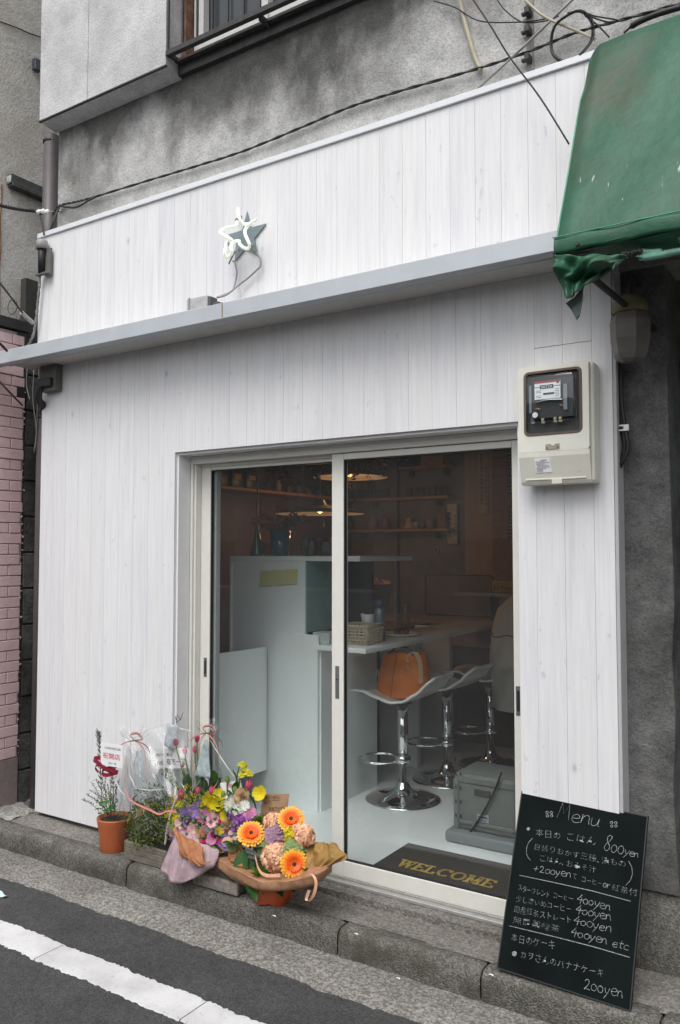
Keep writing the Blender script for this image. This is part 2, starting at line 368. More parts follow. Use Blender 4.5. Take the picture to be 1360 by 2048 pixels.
# painted edge line with chipped edges and three hairline breaks
def m_line():
    m, t, p = mat('worn_road_paint'); v = coords(t)
    c = ramp(t, noise(t, v, 5, 5, .6), ((.3, (.50, .50, .50)), (.6, (.66, .66, .67))))
    c = mix(t, .8, c, ramp(t, noise(t, v, 70, 5, .7), ((.30, (.35, .35, .35)), (.40, (1, 1, 1)))), 'MULTIPLY')
    t.links.new(c, p.inputs['Base Color']); p.inputs['Roughness'].default_value = .8; bump(t, p, noise(t, v, 240, 4, .7), .6, .003); return m
MT['line'] = m_line()
g = M()
def seg(x0, x1):
    k = int((x1 - x0) / .012); vs = []
    for i in range(k + 1):
        x = x0 + (x1 - x0) * i / k
        a = -.818 + uneven(x, .0035, 13, 0) + rg.uniform(-.005, .005); b = -.972 + uneven(x, .004, 11, 2) + rg.uniform(-.005, .005)
        sk = .05 * (0 if i not in (0, k) else 1)
        vs += [(x, a, RZ + .004), (x, a - .004, RZ + .0095), (x, b + .004, RZ + .0095), (x, b, RZ + .004)]
    g.add(vs, [(4 * i + q, 4 * i + 4 + q, 4 * i + 5 + q, 4 * i + 1 + q) for i in range(k) for q in range(3)][::1], False)
xs = [-9, .2, 1.288, 2.125, 3.3, 9]
for a, b in zip(xs, xs[1:]): seg(a + .002, b - .002)
g.f = [f[::-1] for f in g.f]
struct('road_marking', g, MT['line'])
# threshold slab (rough, gently uneven) behind the kerb stones
g = M().grid(lambda u, v: Vector((-3 + 9 * u, -.19 + .5 * v, .001 + .004 * math.sin(u * 60) * math.sin(v * 9 + u * 30))), 160, 10); struct('pavement', g, MT['step'])
kerb = bpy.data.objects.new('kerb', None); sc.collection.objects.link(kerb); kerb['kind'] = 'structure'
xs = [-3.0, -1.55, -.25, 1.05, 2.352, 3.008, 3.66, 4.4, 5.8]
prof = [(-.165, -.03), (-.165, -.002), (-.17, .003), (-.232, .003), (-.252, -.004), (-.262, -.018), (-.265, -.05), (-.263, -.10), (-.258, -.125), (-.256, -.16)]
for i, (a, b) in enumerate(zip(xs, xs[1:])):
    rr = random.Random(i); sag = rr.uniform(-.002, .002)
    def fn(u, v, a=a, b=b, sag=sag):
        k = v * (len(prof) - 1); j = min(int(k), len(prof) - 2); f_ = k - j
        y = prof[j][0] * (1 - f_) + prof[j + 1][0] * f_; z = prof[j][1] * (1 - f_) + prof[j + 1][1] * f_
        x = a + .003 + (b - a - .006) * u; ed = min(u, 1 - u) * (b - a); rd = .012 * max(0, 1 - ed / .02) ** 2
        wob = .003 * math.sin(x * 11 + v * 5) + .002 * math.sin(x * 31) + .0015 * math.sin(x * 83 + v * 31)
        return Vector((x, y + (rd if v > .35 else 0) + (wob if .3 < v < .9 else 0), z - (rd if v > .1 else 0) + sag))
    obj('kerb_stone', M().grid(fn, 60, len(prof) - 1), MT['kerb'], kerb)
g = M(); g.box(-3, -.20, -.16, 6, .3, -.02); struct('kerb_bed', g, MT['kerb'])
# litter on the pavement
rl = random.Random(5)
for k, (px_, py_, lab) in enumerate([(548, 1832, 'white petal on the step left of the centre kerb joint'), (712, 1868, 'white petal on the step in front of the door sill'), (982, 1950, 'white petal on the kerb by the foot of the chalkboard'), (796, 1957, 'white scrap lying at the kerb foot in the gutter')]):
    P = at(px_, py_, z=.003 if k < 3 else RZ + .015); s_ = .009
    o = obj('petal_scrap', M().grid(lambda u, v: P + Vector(((u - .5) * s_ * 2, (v - .5) * s_, .003 * math.sin(u * 3))), 3, 2), MT['paint']); tag(o, lab, 'litter')
P = at(6, 1792, z=RZ + .01)
o = obj('paper_scrap', M().grid(lambda u, v: P + Vector(((u - .7) * .09, (v - .5) * .045 * (1 - .6 * u), .004 + .006 * math.sin(u * 7))), 8, 4), simple('pale_blue_paper', (.55, .68, .7), .8)); tag(o, 'pale blue paper scrap on the asphalt between the kerb and the white line', 'litter')
# rubble and pale mortar patch at the mouth of the alley
g = M().grid(lambda u, v: Vector((-.55 + .5 * u, -.17 + .28 * v, .004 + .012 * math.sin(u * 3.1) * math.sin(v * 3.1) + .004 * math.sin(u * 23 + v * 17))), 24, 14)
o = obj('mortar_patch', g, m_aggregate('pale_mortar', (.42, .41, .39), (.25, .24, .22), (.6, .6, .57), 60, .01)); o['kind'] = 'structure'
g = M(); rr = random.Random(9)
for i in range(26):
    c = Vector((rr.uniform(-.26, -.03), rr.uniform(.06, .22), rr.uniform(0, .03))); s_ = rr.uniform(.012, .03); b = M().box(-1, -1, -1, 1, 1, 1)
    b.v = [v * s_ * rr.uniform(.6, 1.1) for v in b.v]; g.join(b, Matrix.Translation(c) @ Euler((rr.random() * 6, rr.random() * 6, rr.random() * 6)).to_matrix().to_4x4())
o = obj('rubble', g, MT['block']); o['kind'] = 'stuff'

# ================================================================== CAFE BUILDING (concrete shell)
bld = thing('concrete_building', 'grey stained two storey rendered building behind the white planked cafe front', 'building', (1.7, .2, 0))
g = M()
g.box(0.03, .05, 2.72, 3.6, .30, 4.285)      # upper wall under the window
g.box(3.6, .05, 2.72, 9, .30, 6.8)           # upper wall to the right
g.box(.03, .05, 4.285, 1.10, .30, 6.8)
g.box(1.10, .05, 5.9, 3.6, .30, 6.8)
obj('wall', g, MT['wall'], bld)
g = M(); g.box(.03, .022, -.1, 1.135, .30, 2.72); g.box(3.095, .022, -.1, 3.475, .30, 2.72); g.box(1.135, .022, 2.145, 3.095, .30, 2.72); obj('lower_wall', g, MT['intgrey'], bld)
g = M(); g.prism([(0.0, -.075, 4.30), (0, -.075, 6.8), (0, .05, 6.8), (0, .05, 4.275)], (.445, 0, 0)); g.prism([(.449, -.075, 4.30), (.449, -.075, 6.8), (.449, .05, 6.8), (.449, .05, 4.275)], (.645, 0, 0))
obj('projecting_bay', g, MT['bay'], bld)
g = M(); g.box(-.004, -.079, 4.292, 1.098, -.065, 4.300); obj('bay_drip_edge', g, MT['darkmetal'], bld)
# first floor window
wf = M(); wf.box(1.14, .10, 4.40, 3.6, .16, 4.435); wf.box(1.14, .10, 4.435, 1.17, .16, 5.9); wf.box(1.175, .085, 4.435, 1.225, .13, 5.9)
wf.box(1.225, .088, 4.435, 2.9, .13, 4.47); wf.box(1.648, .075, 4.435, 1.692, .12, 5.9); wf.box(2.6, .08, 4.435, 2.64, .13, 5.9)
wi = obj('window', wf, simple('white_window_frame', (.62, .62, .60), .4, var=.05), bld)
g = M(); g.box(1.2, .135, 4.45, 3.55, .14, 5.9)
mw, tw, pw = mat('dark_window_pane'); pw.inputs['Base Color'].default_value = (.05, .06, .065, 1); pw.inputs['Roughness'].default_value = .08
obj('pane', g, mw, wi)
g = M(); g.box(1.10, .16, 4.285, 3.6, .30, 5.9); obj('window_reveal', g, MT['block'], bld)
g = M(); g.box(1.095, .02, 4.285, 3.6, .16, 4.345); g.box(1.098, -.01, 4.345, 3.6, .03, 4.36); obj('window_sill', g, MT['darkmetal'], bld)
g = M(); g.box(1.10, .04, 4.36, 1.135, .1, 5.9); obj('rusty_post', g, simple('rusty_wood', (.16, .08, .05), .8, var=.5, scale=30), bld)
rail = thing('window_railing', 'dark rusty railing with thin bars in front of the upper window', 'railing', (2, -.07, 4.36))
g = M(); g.box(1.102, -.085, 4.345, 3.6, -.055, 4.372); obj('rail', g, MT['darkmetal'], rail)
for q_ in ((1.102, -.055, 4.347, 1.122, .02, 4.367), (1.735, -.056, 4.33, 1.757, .03, 4.356), (2.5, -.056, 4.33, 2.522, .03, 4.356)): obj('bracket', M().box(*q_), MT['darkmetal'], rail)
x = 1.106
bar = None
for k in range(14):
    if bar is None: bar = obj('bar', M().box(-.005, -.005, 0, .005, .005, 1.2), MT['darkmetal'], rail, local=True); b = bar
    else: b = bar.copy(); sc.collection.objects.link(b)
    b.location = Vector((1.108 + .108 * k * 1.0, -.07, 4.372)) - rail.location

# ================================================================== PLANK CLADDING
clad = thing('plank_sign_board', 'whitewashed vertical plank fascia above the canopy carrying the star sign', 'cladding', (1.7, 0, 2.8))
SP = .1193; e0 = 3.148 - SP * 27
for k in range(0, 31):
    a = e0 + SP * k; b = a + SP; a = max(a, -.055); b = min(b, 3.47)
    if b - a < .02: continue
    ch = .0006; g = M()
    g.prism([(a + .0001, .0, 2.80), (b - .0001, .0, 2.80), (b - .0001, -.016, 2.80), (b - .0001 - ch, -.02, 2.80), (a + .0001 + ch, -.02, 2.80), (a + .0001, -.016, 2.80)], (0, 0, .775))
    obj('plank', g, MT['plank'], clad)
g = M(); g.bev(-.062, -.032, 3.577, 3.47, .05, 3.607, .002, 1); obj('top_trim', g, MT['trim'], clad)
g = M(); g.box(-.055, .0005, 2.80, 3.47, .012, 3.577); obj('backing_board', g, MT['greyplastic'], clad)
low = thing('plank_wall', 'whitewashed vertical plank wall around the sliding door, shaded under the canopy', 'cladding', (1.7, 0, 1.3))
g = M(); g.box(.004, .0005, .035, 1.135, .012, 2.74); g.box(3.096, .0005, .035, 3.47, .012, 2.74); g.box(1.135, .0005, 2.15, 3.096, .012, 2.74); obj('backing_board', g, MT['greyplastic'], low)
SP2 = .1172; e1 = 3.165 - SP2 * 28
def plank(a, b, z0, z1):
    ch = .0006; g = M(); a += .0001; b -= .0001
    g.prism([(a, .0, z0), (b, .0, z0), (b, -.016, z0), (b - ch, -.02, z0), (a + ch, -.02, z0), (a, -.016, z0)], (0, 0, z1 - z0)); obj('plank', g, MT['plank'], low)
for k in range(0, 32):
    a = e1 + SP2 * k; b = a + SP2; a = max(a, 0); b = min(b, 3.478)
    if b - a < .02: continue
    if b <= 1.14 + .03: plank(a, min(b, 1.14), .03, 2.742)
    elif a < 1.14: obj('plank', M().prism([(a + .0001, 0, .03), (1.14, 0, .03), (1.14, 0, 2.142), (b - .0001, 0, 2.142), (b - .0001, 0, 2.742), (a + .0001, 0, 2.742)], (0, -.02, 0)), MT['plank'], low)
    elif b < 3.10: plank(a, b, 2.142, 2.742)
    elif a < 3.10: obj('plank', M().prism([(a + .0001, 0, 2.142), (3.093, 0, 2.142), (3.093, 0, .03), (b - .0001, 0, .03), (b - .0001, 0, 2.742), (a + .0001, 0, 2.742)], (0, -.02, 0)), MT['plank'], low)
    elif 3.16 < a < 3.39: plank(a, b, .03, 2.436); plank(a, b, 2.4385, 2.742)
    else: plank(a, b, .03, 2.742)
g = M(); g.box(3.4795, -.018, .03, 3.492, .115, 2.742); obj('end_board', g, simple('pale_grey_edge_board', (.46, .46, .47), .6, var=.05), low)
g = M(); g.box(1.1405, -.001, .04, 1.152, .088, 2.1415); g.box(3.082, -.001, .04, 3.0925, .088, 2.1415); g.box(1.152, -.001, 2.128, 3.082, .088, 2.1415); obj('reveal_board', g, MT['paint'], low)

# ================================================================== CANOPY
can = thing('metal_canopy', 'thin grey metal canopy running across the front between sign board and door', 'canopy', (1.5, -.1, 2.77))
zf0, zf1 = 2.735, 2.815
for a, b in ((-.6, 1.682), (1.6835, 3.46)):
    g = M(); g.bev(a, -.262, zf0, b, -.2, zf1, .003, 1); obj('fascia', g, MT['fascia'], can)
g = M(); g.box(-.08, -.21, 2.75, 3.46, -.001, 2.81); obj('slab', g, MT['soffit'], can)
g = M(); g.box(-.08, -.1995, 2.742, 3.46, -.021, 2.7495); obj('soffit', g, MT['soffit'], can)
g = M(); g.tube([(-.08, -.195, 2.742), (3.46, -.195, 2.742)], .010, 10); obj('drip_lip', g, MT['fascia'], can)
g = M(); g.box(1.681, -.2635, zf0 - .001, 1.6875, -.262, zf1 + .001); obj('joint_cover', g, simple('rusty_joint', (.35, .27, .2), .7, var=.5, scale=60), can)

# ================================================================== NEON STAR SIGN
star = thing('star_sign', 'grey metal star plate with white glass tube star standing off it on the sign board', 'sign', (1.64, -.03, 3.22))
def S3(x, y): return (430 + x / 8.53, 400 + y / 8.53)
oc = [(558, 200), (625, 475), (882, 408), (678, 665), (735, 935), (510, 840), (345, 1050), (345, 870), (345, 690), (232, 595), (475, 520)]
tips = [at(*S3(558, 200), y=-.024), at(*S3(882, 408), y=-.024), at(*S3(740, 940), y=-.024), at(*S3(345, 1050), y=-.024), at(*S3(232, 595), y=-.024)]
inn = [at(*S3(622, 475), y=-.024), at(*S3(678, 660), y=-.024), at(*S3(520, 840), y=-.024), at(*S3(375, 700), y=-.024), at(*S3(478, 520), y=-.024)]
poly = []
for a, b in zip(tips, inn): poly += [a, b]
mst = simple('grey_blue_metal_plate', (.21, .26, .28), .45, metal=.3, var=.05)
c0 = sum(tips, Vector()) / 5
g = M(); nn = len(poly); g.add(poly + [c0] + [p + Vector((0, -.006, 0)) for p in poly] + [c0 + Vector((0, -.006, 0))], [(i, (i + 1) % nn, nn) for i in range(nn)] + [(nn + 1 + (i + 1) % nn, nn + 1 + i, 2 * nn + 1) for i in range(nn)] + [(i, nn + 1 + i, nn + 1 + (i + 1) % nn, (i + 1) % nn) for i in range(nn)])
obj('star_plate', g, mst, star)
t1 = [(388, 150), (400, 250), (430, 340), (490, 408), (570, 412), (640, 375), (692, 350), (640, 385), (560, 440), (512, 520), (520, 600), (560, 690), (592, 775), (575, 815), (540, 830), (480, 810), (412, 745)]
t2 = [(382, 370), (350, 445), (200, 475), (110, 515), (85, 545), (110, 580), (200, 630), (290, 685), (240, 690), (208, 720), (185, 800), (165, 900), (175, 955), (215, 970), (270, 935), (290, 880), (272, 810), (290, 745), (340, 708), (420, 700)]
mn = m_emit('lit_neon_tube', (.90, .97, .86), .22)
tr_ = .0125
for t_ in (t1, t2):
    P = [at(*S3(*q), y=-.125 - .012 * math.sin(i * 1.3)) for i, q in enumerate(t_)]
    obj('glass_tube', M().tube(smooth_path(P, 5), tr_ * .68, 10), mn, star)
for q in ((440, 295), (240, 760), (380, 345), (400, 835), (625, 775)):
    obj('tube_holder', M().tube([at(*S3(*q), y=-.13), at(*S3(*q), y=-.024)], .0035, 6).lathe([(.009, 0), (.009, .008)], at(*S3(*q), y=-.118), 10, (0, -1, 0)), MT['steel'], star)
for a, b in (((340, 870), (235, 1090)), ((600, 830), (700, 900))):
    obj('electrode', M().tube([at(*S3(*a), y=-.12), at(*S3(*b), y=-.10)], [.005, .0035], 8), simple('smoked_electrode', (.22, .16, .17), .3), star)
tra = thing('sign_transformer', 'small grey transformer box sitting on the canopy under the star sign', 'transformer', (1.4, -.1, 2.82))
g = M(); g.bev(1.325, -.135, 2.86, 1.47, -.075, 2.925, .003, 1); obj('housing', g, simple('ribbed_grey_box', (.42, .42, .43), .5, var=.15, scale=40), tra)
g = M(); g.box(1.472, -.13, 2.862, 1.49, -.08, 2.915); g.box(1.491, -.12, 2.85, 1.53, -.085, 2.885); obj('terminal_block', g, simple('dark_grey_terminal', (.08, .09, .09), .5), tra)
g = M(); g.box(1.30, -.15, 2.816, 1.50, -.07, 2.822); g.box(1.34, -.137, 2.822, 1.35, -.133, 2.93); obj('mounting_strap', g, MT['steel'], tra)
g = M()
for a in ([(300, 1045), (330, 1050), (360, 1150), (372, 1250), (352, 1380), (310, 1520), (240, 1590), (140, 1640), (30, 1660)], [(712, 905), (740, 940), (775, 1000), (783, 1060), (770, 1140), (720, 1190), (640, 1265), (540, 1350), (420, 1440), (320, 1520), (240, 1580), (100, 1640), (30, 1660)]):
    P = [at(*S3(*q), y=-.045 - .05 * max(0, (q[1] - 1400) / 260)) for q in a]; g.tube(smooth_path(P, 4), .0048, 7)
tag(obj('sign_cable', g, simple('grey_violet_cable', (.30, .29, .32), .5)), 'grey cable pair drooping from the star sign to its transformer', 'cable')
# ================================================================== DOOR
fr = thing('door_frame', 'cream aluminium outer frame and track of the sliding door', 'door frame', (2.1, .1, .04))
F = MT['frame']
g = M(); g.bev(1.153, .088, .04, 1.172, .215, 2.127, .002, 1); g.bev(1.1725, .10, .04, 1.186, .20, 2.127, .002, 1); obj('jamb', g, F, fr)
g = M(); g.bev(3.052, .088, .04, 3.081, .215, 2.127, .002, 1); obj('jamb', g, F, fr)
g = M(); g.bev(1.153, .086, 2.085, 3.081, .215, 2.127, .002, 1); g.bev(1.187, .128, 2.07, 3.051, .135, 2.0845, .001, 1); obj('lintel', g, F, fr)
g = M(); g.bev(1.153, .060, .030, 3.081, .215, .046, .002, 1); g.bev(1.187, .088, .0465, 3.051, .093, .056, .001, 1); g.bev(1.187, .126, .0465, 3.051, .13, .058, .001, 1); obj('track', g, simple('worn_aluminium', (.40, .40, .38), .45, metal=.4), fr)
g = M(); g.box(1.13, -.006, -.03, 3.10, .21, .029); o = obj('door_sill', g, MT['step']); o['kind'] = 'structure'
def leaf(lab, x0, x1, y, sl, sr, lockl, lockr):
    d = thing('sliding_door', lab, 'sliding door', ((x0 + x1) / 2, y, .05), 'sliding door leaves')
    z0, z1, t = .052, 2.082, .030
    g = M(); g.bev(x0, y, z0, x0 + sl, y + t, z1, .002, 1); obj('stile', g, F, d)
    g = M(); g.bev(x1 - sr, y, z0, x1, y + t, z1, .002, 1); obj('stile', g, F, d)
    g = M(); g.bev(x0 + sl + .0005, y + .001, z0, x1 - sr - .0005, y + t, .128, .002, 1); obj('bottom_rail', g, F, d)
    g = M(); g.bev(x0 + sl + .0005, y + .001, 2.052, x1 - sr - .0005, y + t, z1, .002, 1); obj('top_rail', g, F, d)
    g = M(); gx0, gx1 = x0 + sl, x1 - sr
    for q in ((gx0, .128, gx0 + .004, 2.052), (gx1 - .004, .128, gx1, 2.052), (gx0 + .004, .128, gx1 - .004, .132), (gx0 + .004, 2.046, gx1 - .004, 2.052)): g.box(q[0], y + .006, q[1], q[2], y + t - .004, q[3])
    obj('gasket', g, MT['groove'], d)
    g = M(); g.box(gx0 + .002, y + .014, .13, gx1 - .002, y + .018, 2.05); obj('glass_pane', g, MT['glass'], d)
    for lx, h in ((lockl, .078 if lockr else .052), (lockr, .062)):
        if not lx: continue
        zc = .97; g = M(); g.bev(lx - .011, y - .0025, zc - h, lx + .011, y - .0002, zc + h, .001, 1); hd = obj('recessed_handle', g, simple('grey_handle_plate', (.20, .20, .20), .4, metal=.5), d)
        if h == .078: obj('keyhole', M().lathe([(.006, 0), (.006, .003)], (lx, y - .002, zc + .015), 12, (0, -1, 0)), MT['chrome'], hd)
        else: obj('finger_cup', M().box(lx - .006, y - .0035, zc - h * .7, lx + .006, y - .0026, zc + h * .7), MT['groove'], hd)
    return d
leaf('left leaf of the sliding door, behind the flower baskets', 1.188, 2.135, .140, .068, .06, 1.228, 0)
leaf('right leaf of the sliding door, beside the electricity meter', 2.085, 3.05, .100, .068, .034, 2.118, 3.036)
# visible door-depth edge strip inside the left leaf
g = M(); g.box(1.187, .175, .06, 1.268, .21, 2.06); obj('inner_edge_strip', g, simple('grey_inner_strip', (.42, .45, .45), .5, var=.04), fr)

# ================================================================== METER BOX
mt_ = thing('electricity_meter', 'cream electricity meter box with a window on the planks right of the door', 'meter', (3.28, -.07, 2.1))
cream = simple('cream_plastic', (.72, .71, .63), .38, var=.03)
creamlow = simple('cream_cover', (.66, .65, .57), .4, var=.03)
x0, x1, y1 = 3.137, 3.418, -.022
g = M(); g.bev(x0 + .006, -.105, 1.868, x1 + .012, y1, 2.338, .014, 3); obj('housing', g, cream, mt_)
wx0, wx1, wz0, wz1 = 3.163, 3.389, 2.062, 2.312
def rrect(x0, z0, x1, z1, r, y, n=5):
    P = []
    for cx, cz, a0 in ((x1 - r, z1 - r, 0), (x0 + r, z1 - r, 90), (x0 + r, z0 + r, 180), (x1 - r, z0 + r, 270)):
        for i in range(n + 1): a = R(a0 + 90 * i / n); P.append(Vector((cx + r * math.cos(a), y, cz + r * math.sin(a))))
    return P
def ringplate(g, out, inn, d):
    n = len(out); D = Vector((0, d, 0)); v = out + inn + [p + D for p in out] + [p + D for p in inn]; f = []
    for i in range(n):
        j = (i + 1) % n; f += [(i, j, n + j, n + i), (2 * n + i, 3 * n + i, 3 * n + j, 2 * n + j), (i, 2 * n + i, 2 * n + j, j), (n + i, n + j, 3 * n + j, 3 * n + i)]
    g.add(v, f)
g = M(); ringplate(g, rrect(x0, 1.995, x1, 2.336, .012, -.133), rrect(wx0 - .004, wz0 - .004, wx1 + .004, wz1 + .004, .022, -.133), .03); obj('front_cover', g, cream, mt_)
g = M(); g.prism([(x0, -.133, 1.9945), (x0, -.133, 1.975), (x0, -.110, 1.878), (x0, -.104, 1.868), (x0, -.06, 1.866), (x0, -.1, 1.9945)], (x1 - x0, 0, 0))
obj('lower_cover', g, creamlow, mt_)
g = M(); g.bev(x0 + .02, -.116, 1.884, x1 - .02, -.108, 1.890, .001, 1); g.box(3.265, -.118, 1.868, 3.305, -.105, 1.885); obj('cover_latch', g, creamlow, mt_)
g = M(); ringplate(g, rrect(wx0 - .003, wz0 - .003, wx1 + .003, wz1 + .003, .021, -.1355), rrect(wx0 + .006, wz0 + .006, wx1 - .006, wz1 - .006, .015, -.1355), .02); wnd = obj('window_rim', g, simple('aged_brown_rim', (.12, .08, .06), .5), mt_)
g = M(); g.box(wx0 + .003, -.1165, wz0 + .003, wx1 - .003, -.1145, wz1 - .003); obj('recess_back', g, simple('dark_recess', (.045, .045, .045), .4), wnd)
g = M(); g.bev(wx0 + .012, -.172, wz0 + .042, wx1 - .012, -.117, wz1 - .018, .014, 3); obj('clear_cover', g, MT['clear'], mt_)
g = M(); g.box(3.195, -.1405, 2.125, 3.36, -.118, 2.275); mech = obj('mechanism', g, simple('blackened_mechanism', (.03, .032, .035), .4), mt_)
mb_ = simple('grey_metal_bracket', (.22, .25, .27), .4, metal=.3)
for q_ in ((3.185, -.142, 2.15, 3.1945, -.12, 2.26), (3.325, -.150, 2.15, 3.34, -.1405, 2.25)): obj('metal_bracket', M().box(*q_), mb_, mech)
g = M(); g.box(3.213, -.1575, 2.197, 3.316, -.1515, 2.268); dial = obj('dial_plate', g, MT['paint'], mt_)
g = M(); g.box(3.213, -.1583, 2.2605, 3.316, -.1577, 2.268); obj('red_band', g, simple('dull_red_print', (.38, .03, .06), .5), dial)
g = M(); g.box(3.235, -.1587, 2.238, 3.289, -.1577, 2.252); g.box(3.213, -.158, 2.2445, 3.234, -.1577, 2.2465); g.box(3.290, -.158, 2.2445, 3.316, -.1577, 2.2465); g.box(3.248, -.158, 2.213, 3.292, -.1577, 2.221)
for r_ in range(5):
    if r_ != 2: g.box(3.219, -.158, 2.204 + r_ * .0065, 3.240, -.1577, 2.2055 + r_ * .0065)
    g.box(3.296, -.158, 2.204 + r_ * .007, 3.311, -.1577, 2.2055 + r_ * .007)
g.box(3.302, -.1589, 2.255, 3.311, -.1584, 2.264)
obj('register_window', g, simple('register_black', (.02, .02, .02), .5), dial)
g = M(); write(g, '06720', (3.240, -.159, 2.2405), (3.285, -.159, 2.2405), (0, -1, 0), h=.012); obj('register_digits', g, MT['paint'], dial)
g = M(); g.lathe([(.006, 0), (.011, .001), (.011, .003)], (3.213, -.152, 2.138), 16, (0, -1, 0)); obj('round_tag', g, MT['paint'], mech)
cop = simple('copper', (.6, .22, .08), .3, metal=.6)
for q_ in (((3.213, -.15, 2.165), (3.235, -.152, 2.158)), ((3.31, -.15, 2.17), (3.325, -.15, 2.165))): obj('copper_coil', M().tube(q_, .0033, 6), cop, mech)
brs = simple('brass', (.45, .38, .26), .35, metal=.6)
for xx in (3.243, 3.292, 3.312): obj('terminal_screw', M().lathe([(.006, 0), (.006, .012)], (xx, -.142, 2.118), 10, (0, -1, 0)), brs, mech); obj('terminal_clamp', M().bev(xx - .007, -.15, 2.103, xx + .007, -.142, 2.112, .001, 1), brs, mech)
g = M(); g.tube(smooth_path([(3.215, -.152, 2.188), (3.265, -.160, 2.1925), (3.325, -.152, 2.190)], 6), .002, 6); obj('disc_edge', g, MT['chrome'], mech)
g = M(); g.prism([(3.247, -.1345, 2.022), (3.247, -.1345, 2.002), (3.303, -.1345, 2.002), (3.303, -.1345, 2.022), (3.285, -.1345, 2.022), (3.282, -.1345, 2.016), (3.272, -.1345, 2.016), (3.268, -.1345, 2.022)], (0, -.002, 0)); lk = obj('seal_plate', g, simple('rusty_grey_plate', (.34, .29, .25), .6, var=.3, scale=80), mt_)
for xx in (3.252, 3.296): obj('screw', M().lathe([(.0035, 0), (.003, .002)], (xx, -.1366, 2.009), 10, (0, -1, 0)), simple('rusty_screw', (.2, .1, .07), .6), lk)
st = M().prism([(3.20, -.1330, 1.969), (3.263, -.1330, 1.969), (3.268, -.1198, 1.913), (3.203, -.1198, 1.913)], (0, -.0006, 0)); stk = obj('paper_label', st, MT['paint'], mt_)
g = M(); rr = random.Random(4)
for k in range(9):
    f = (k + .7) / 10; zz = 1.966 - .052 * f; yy = -.1346 + .0132 * f
    a = 3.205 + rr.uniform(0, .004); 
    if k == 0: a = 3.225; b = 3.25
    elif k in (2, 5): b = 3.262
    else: b = a + rr.uniform(.02, .055)
    g.prism([(a, yy, zz), (b, yy, zz), (b, yy, zz - (.003 if k == 0 else .0018)), (a, yy, zz - (.003 if k == 0 else .0018))], (0, -.0002, 0))
obj('printed_lines', g, simple('faded_print', (.30, .30, .31), .8), stk)
g = M(); write(g, '77', (3.365, -.1190, 1.908), (3.382, -.1190, 1.908), (0, -1, 0)); obj('moulded_mark', g, simple('moulded_mark', (.42, .41, .36), .5), mt_)

# ================================================================== RIGHT-HAND NEIGHBOUR
nb = thing('neighbour_shop', 'dark weathered render pillar and recessed shopfront under the green awning', 'shopfront', (4.5, .3, 0))
g = M(); zz = [.31, .5, .7, .85, 1.0, 1.2, 1.4, 1.7, 2.0, 2.72]; ex = [3.672, 3.662, 3.655, 3.664, 3.668, 3.660, 3.672, 3.668, 3.664, 3.66]
vs = []
for z_, e_ in zip(zz, ex): vs += [(3.486, .072, z_), (e_, .072, z_), (e_ + .002, .46, z_), (3.486, .46, z_)]
g.add(vs, [(4 * i + k, 4 * i + (k + 1) % 4, 4 * i + 4 + (k + 1) % 4, 4 * i + 4 + k) for i in range(len(zz) - 1) for k in range(4)] + [(0, 1, 2, 3)])
obj('pillar', g, MT['pillar'], nb)
g = M(); g.bev(3.486, .088, -.02, 3.70, .46, .308, .012, 2); obj('plinth', g, MT['plinth'], nb)
g = M(); g.box(3.66, .462, -.02, 9, .56, 3.0); g.box(3.48, .301, 2.73, 9, .461, 2.9); obj('shop_wall', g, MT['pillar'], nb)
dk = simple('dark_green_panel', (.03, .045, .04), .5)
g = M(); g.bev(3.678, .30, 2.13, 5.2, .40, 2.38, .006, 1); obj('shutter_box', g, dk, nb)
g = M(); g.bev(3.70, .33, .06, 3.76, .38, 2.12, .004, 1); g.bev(3.76, .34, .06, 5.2, .36, 2.12, .004, 1); dr = obj('door', g, simple('greyish_door_frame', (.20, .21, .21), .5), nb)
g = M(); g.box(3.80, .334, .3, 4.6, .339, 2.0); obj('pane', g, mw, dr)
g = M(); g.box(3.672, .15, .06, 3.695, .30, .55); g.tube([(3.69, .16, .35), (3.72, .14, .33), (3.70, .12, .28)], .012, 8); obj('side_clutter', g, MT['darkmetal'], nb)

awn = thing('green_awning', 'faded green vinyl awning with a torn front flap at the upper right', 'awning', (4.5, -.3, 3))
AX0, AX1 = 3.418, 6.2
def awprof(v):
    # wall top -> front hem
    P = [(-.0, 3.60), (-.03, 3.618), (-.07, 3.605), (-.10, 3.56), (-.30, 3.14), (-.47, 2.78), (-.515, 2.68), (-.53, 2.625)]
    k = v * (len(P) - 1); j = min(int(k), len(P) - 2); f_ = k - j; return (P[j][0] * (1 - f_) + P[j + 1][0] * f_, P[j][1] * (1 - f_) + P[j + 1][1] * f_)
def awf(u, v):
    y, z = awprof(v); x = AX0 + (AX1 - AX0) * u ** 1.6
    cr = .03 * max(0, 1 - (x - AX0) / .06) ** 2
    return Vector((x, y + .004 * math.sin(x * 9 + z * 4) + .003 * math.sin(x * 23 - z * 11) + cr * (1 if v < .5 else .3), z - cr * .9 + .003 * math.sin(x * 14)))
o = obj('cover', M().grid(awf, 120, 56), MT['awning'], awn); solid(o, .003)
g = M().grid(lambda u, v: Vector((AX0, -.52 * v * (1 - 0), 3.58 - .95 * v - (.9 - .9 * v) * u * 1.0)) if True else None, 6, 24); obj('side_panel', g, MT['awning'], awn)
g = M().grid(lambda u, v: awf(u, 0) * 0 + Vector((AX0 + .004 + (AX1 - AX0) * u ** 1.6, -.534 - .004 * math.sin(math.pi * v) + .003 * math.sin(u * 40), 2.675 - .055 * v + .002 * math.sin(u * 55))), 90, 5); o = obj('hem', g, MT['awning'], awn); solid(o, .003)
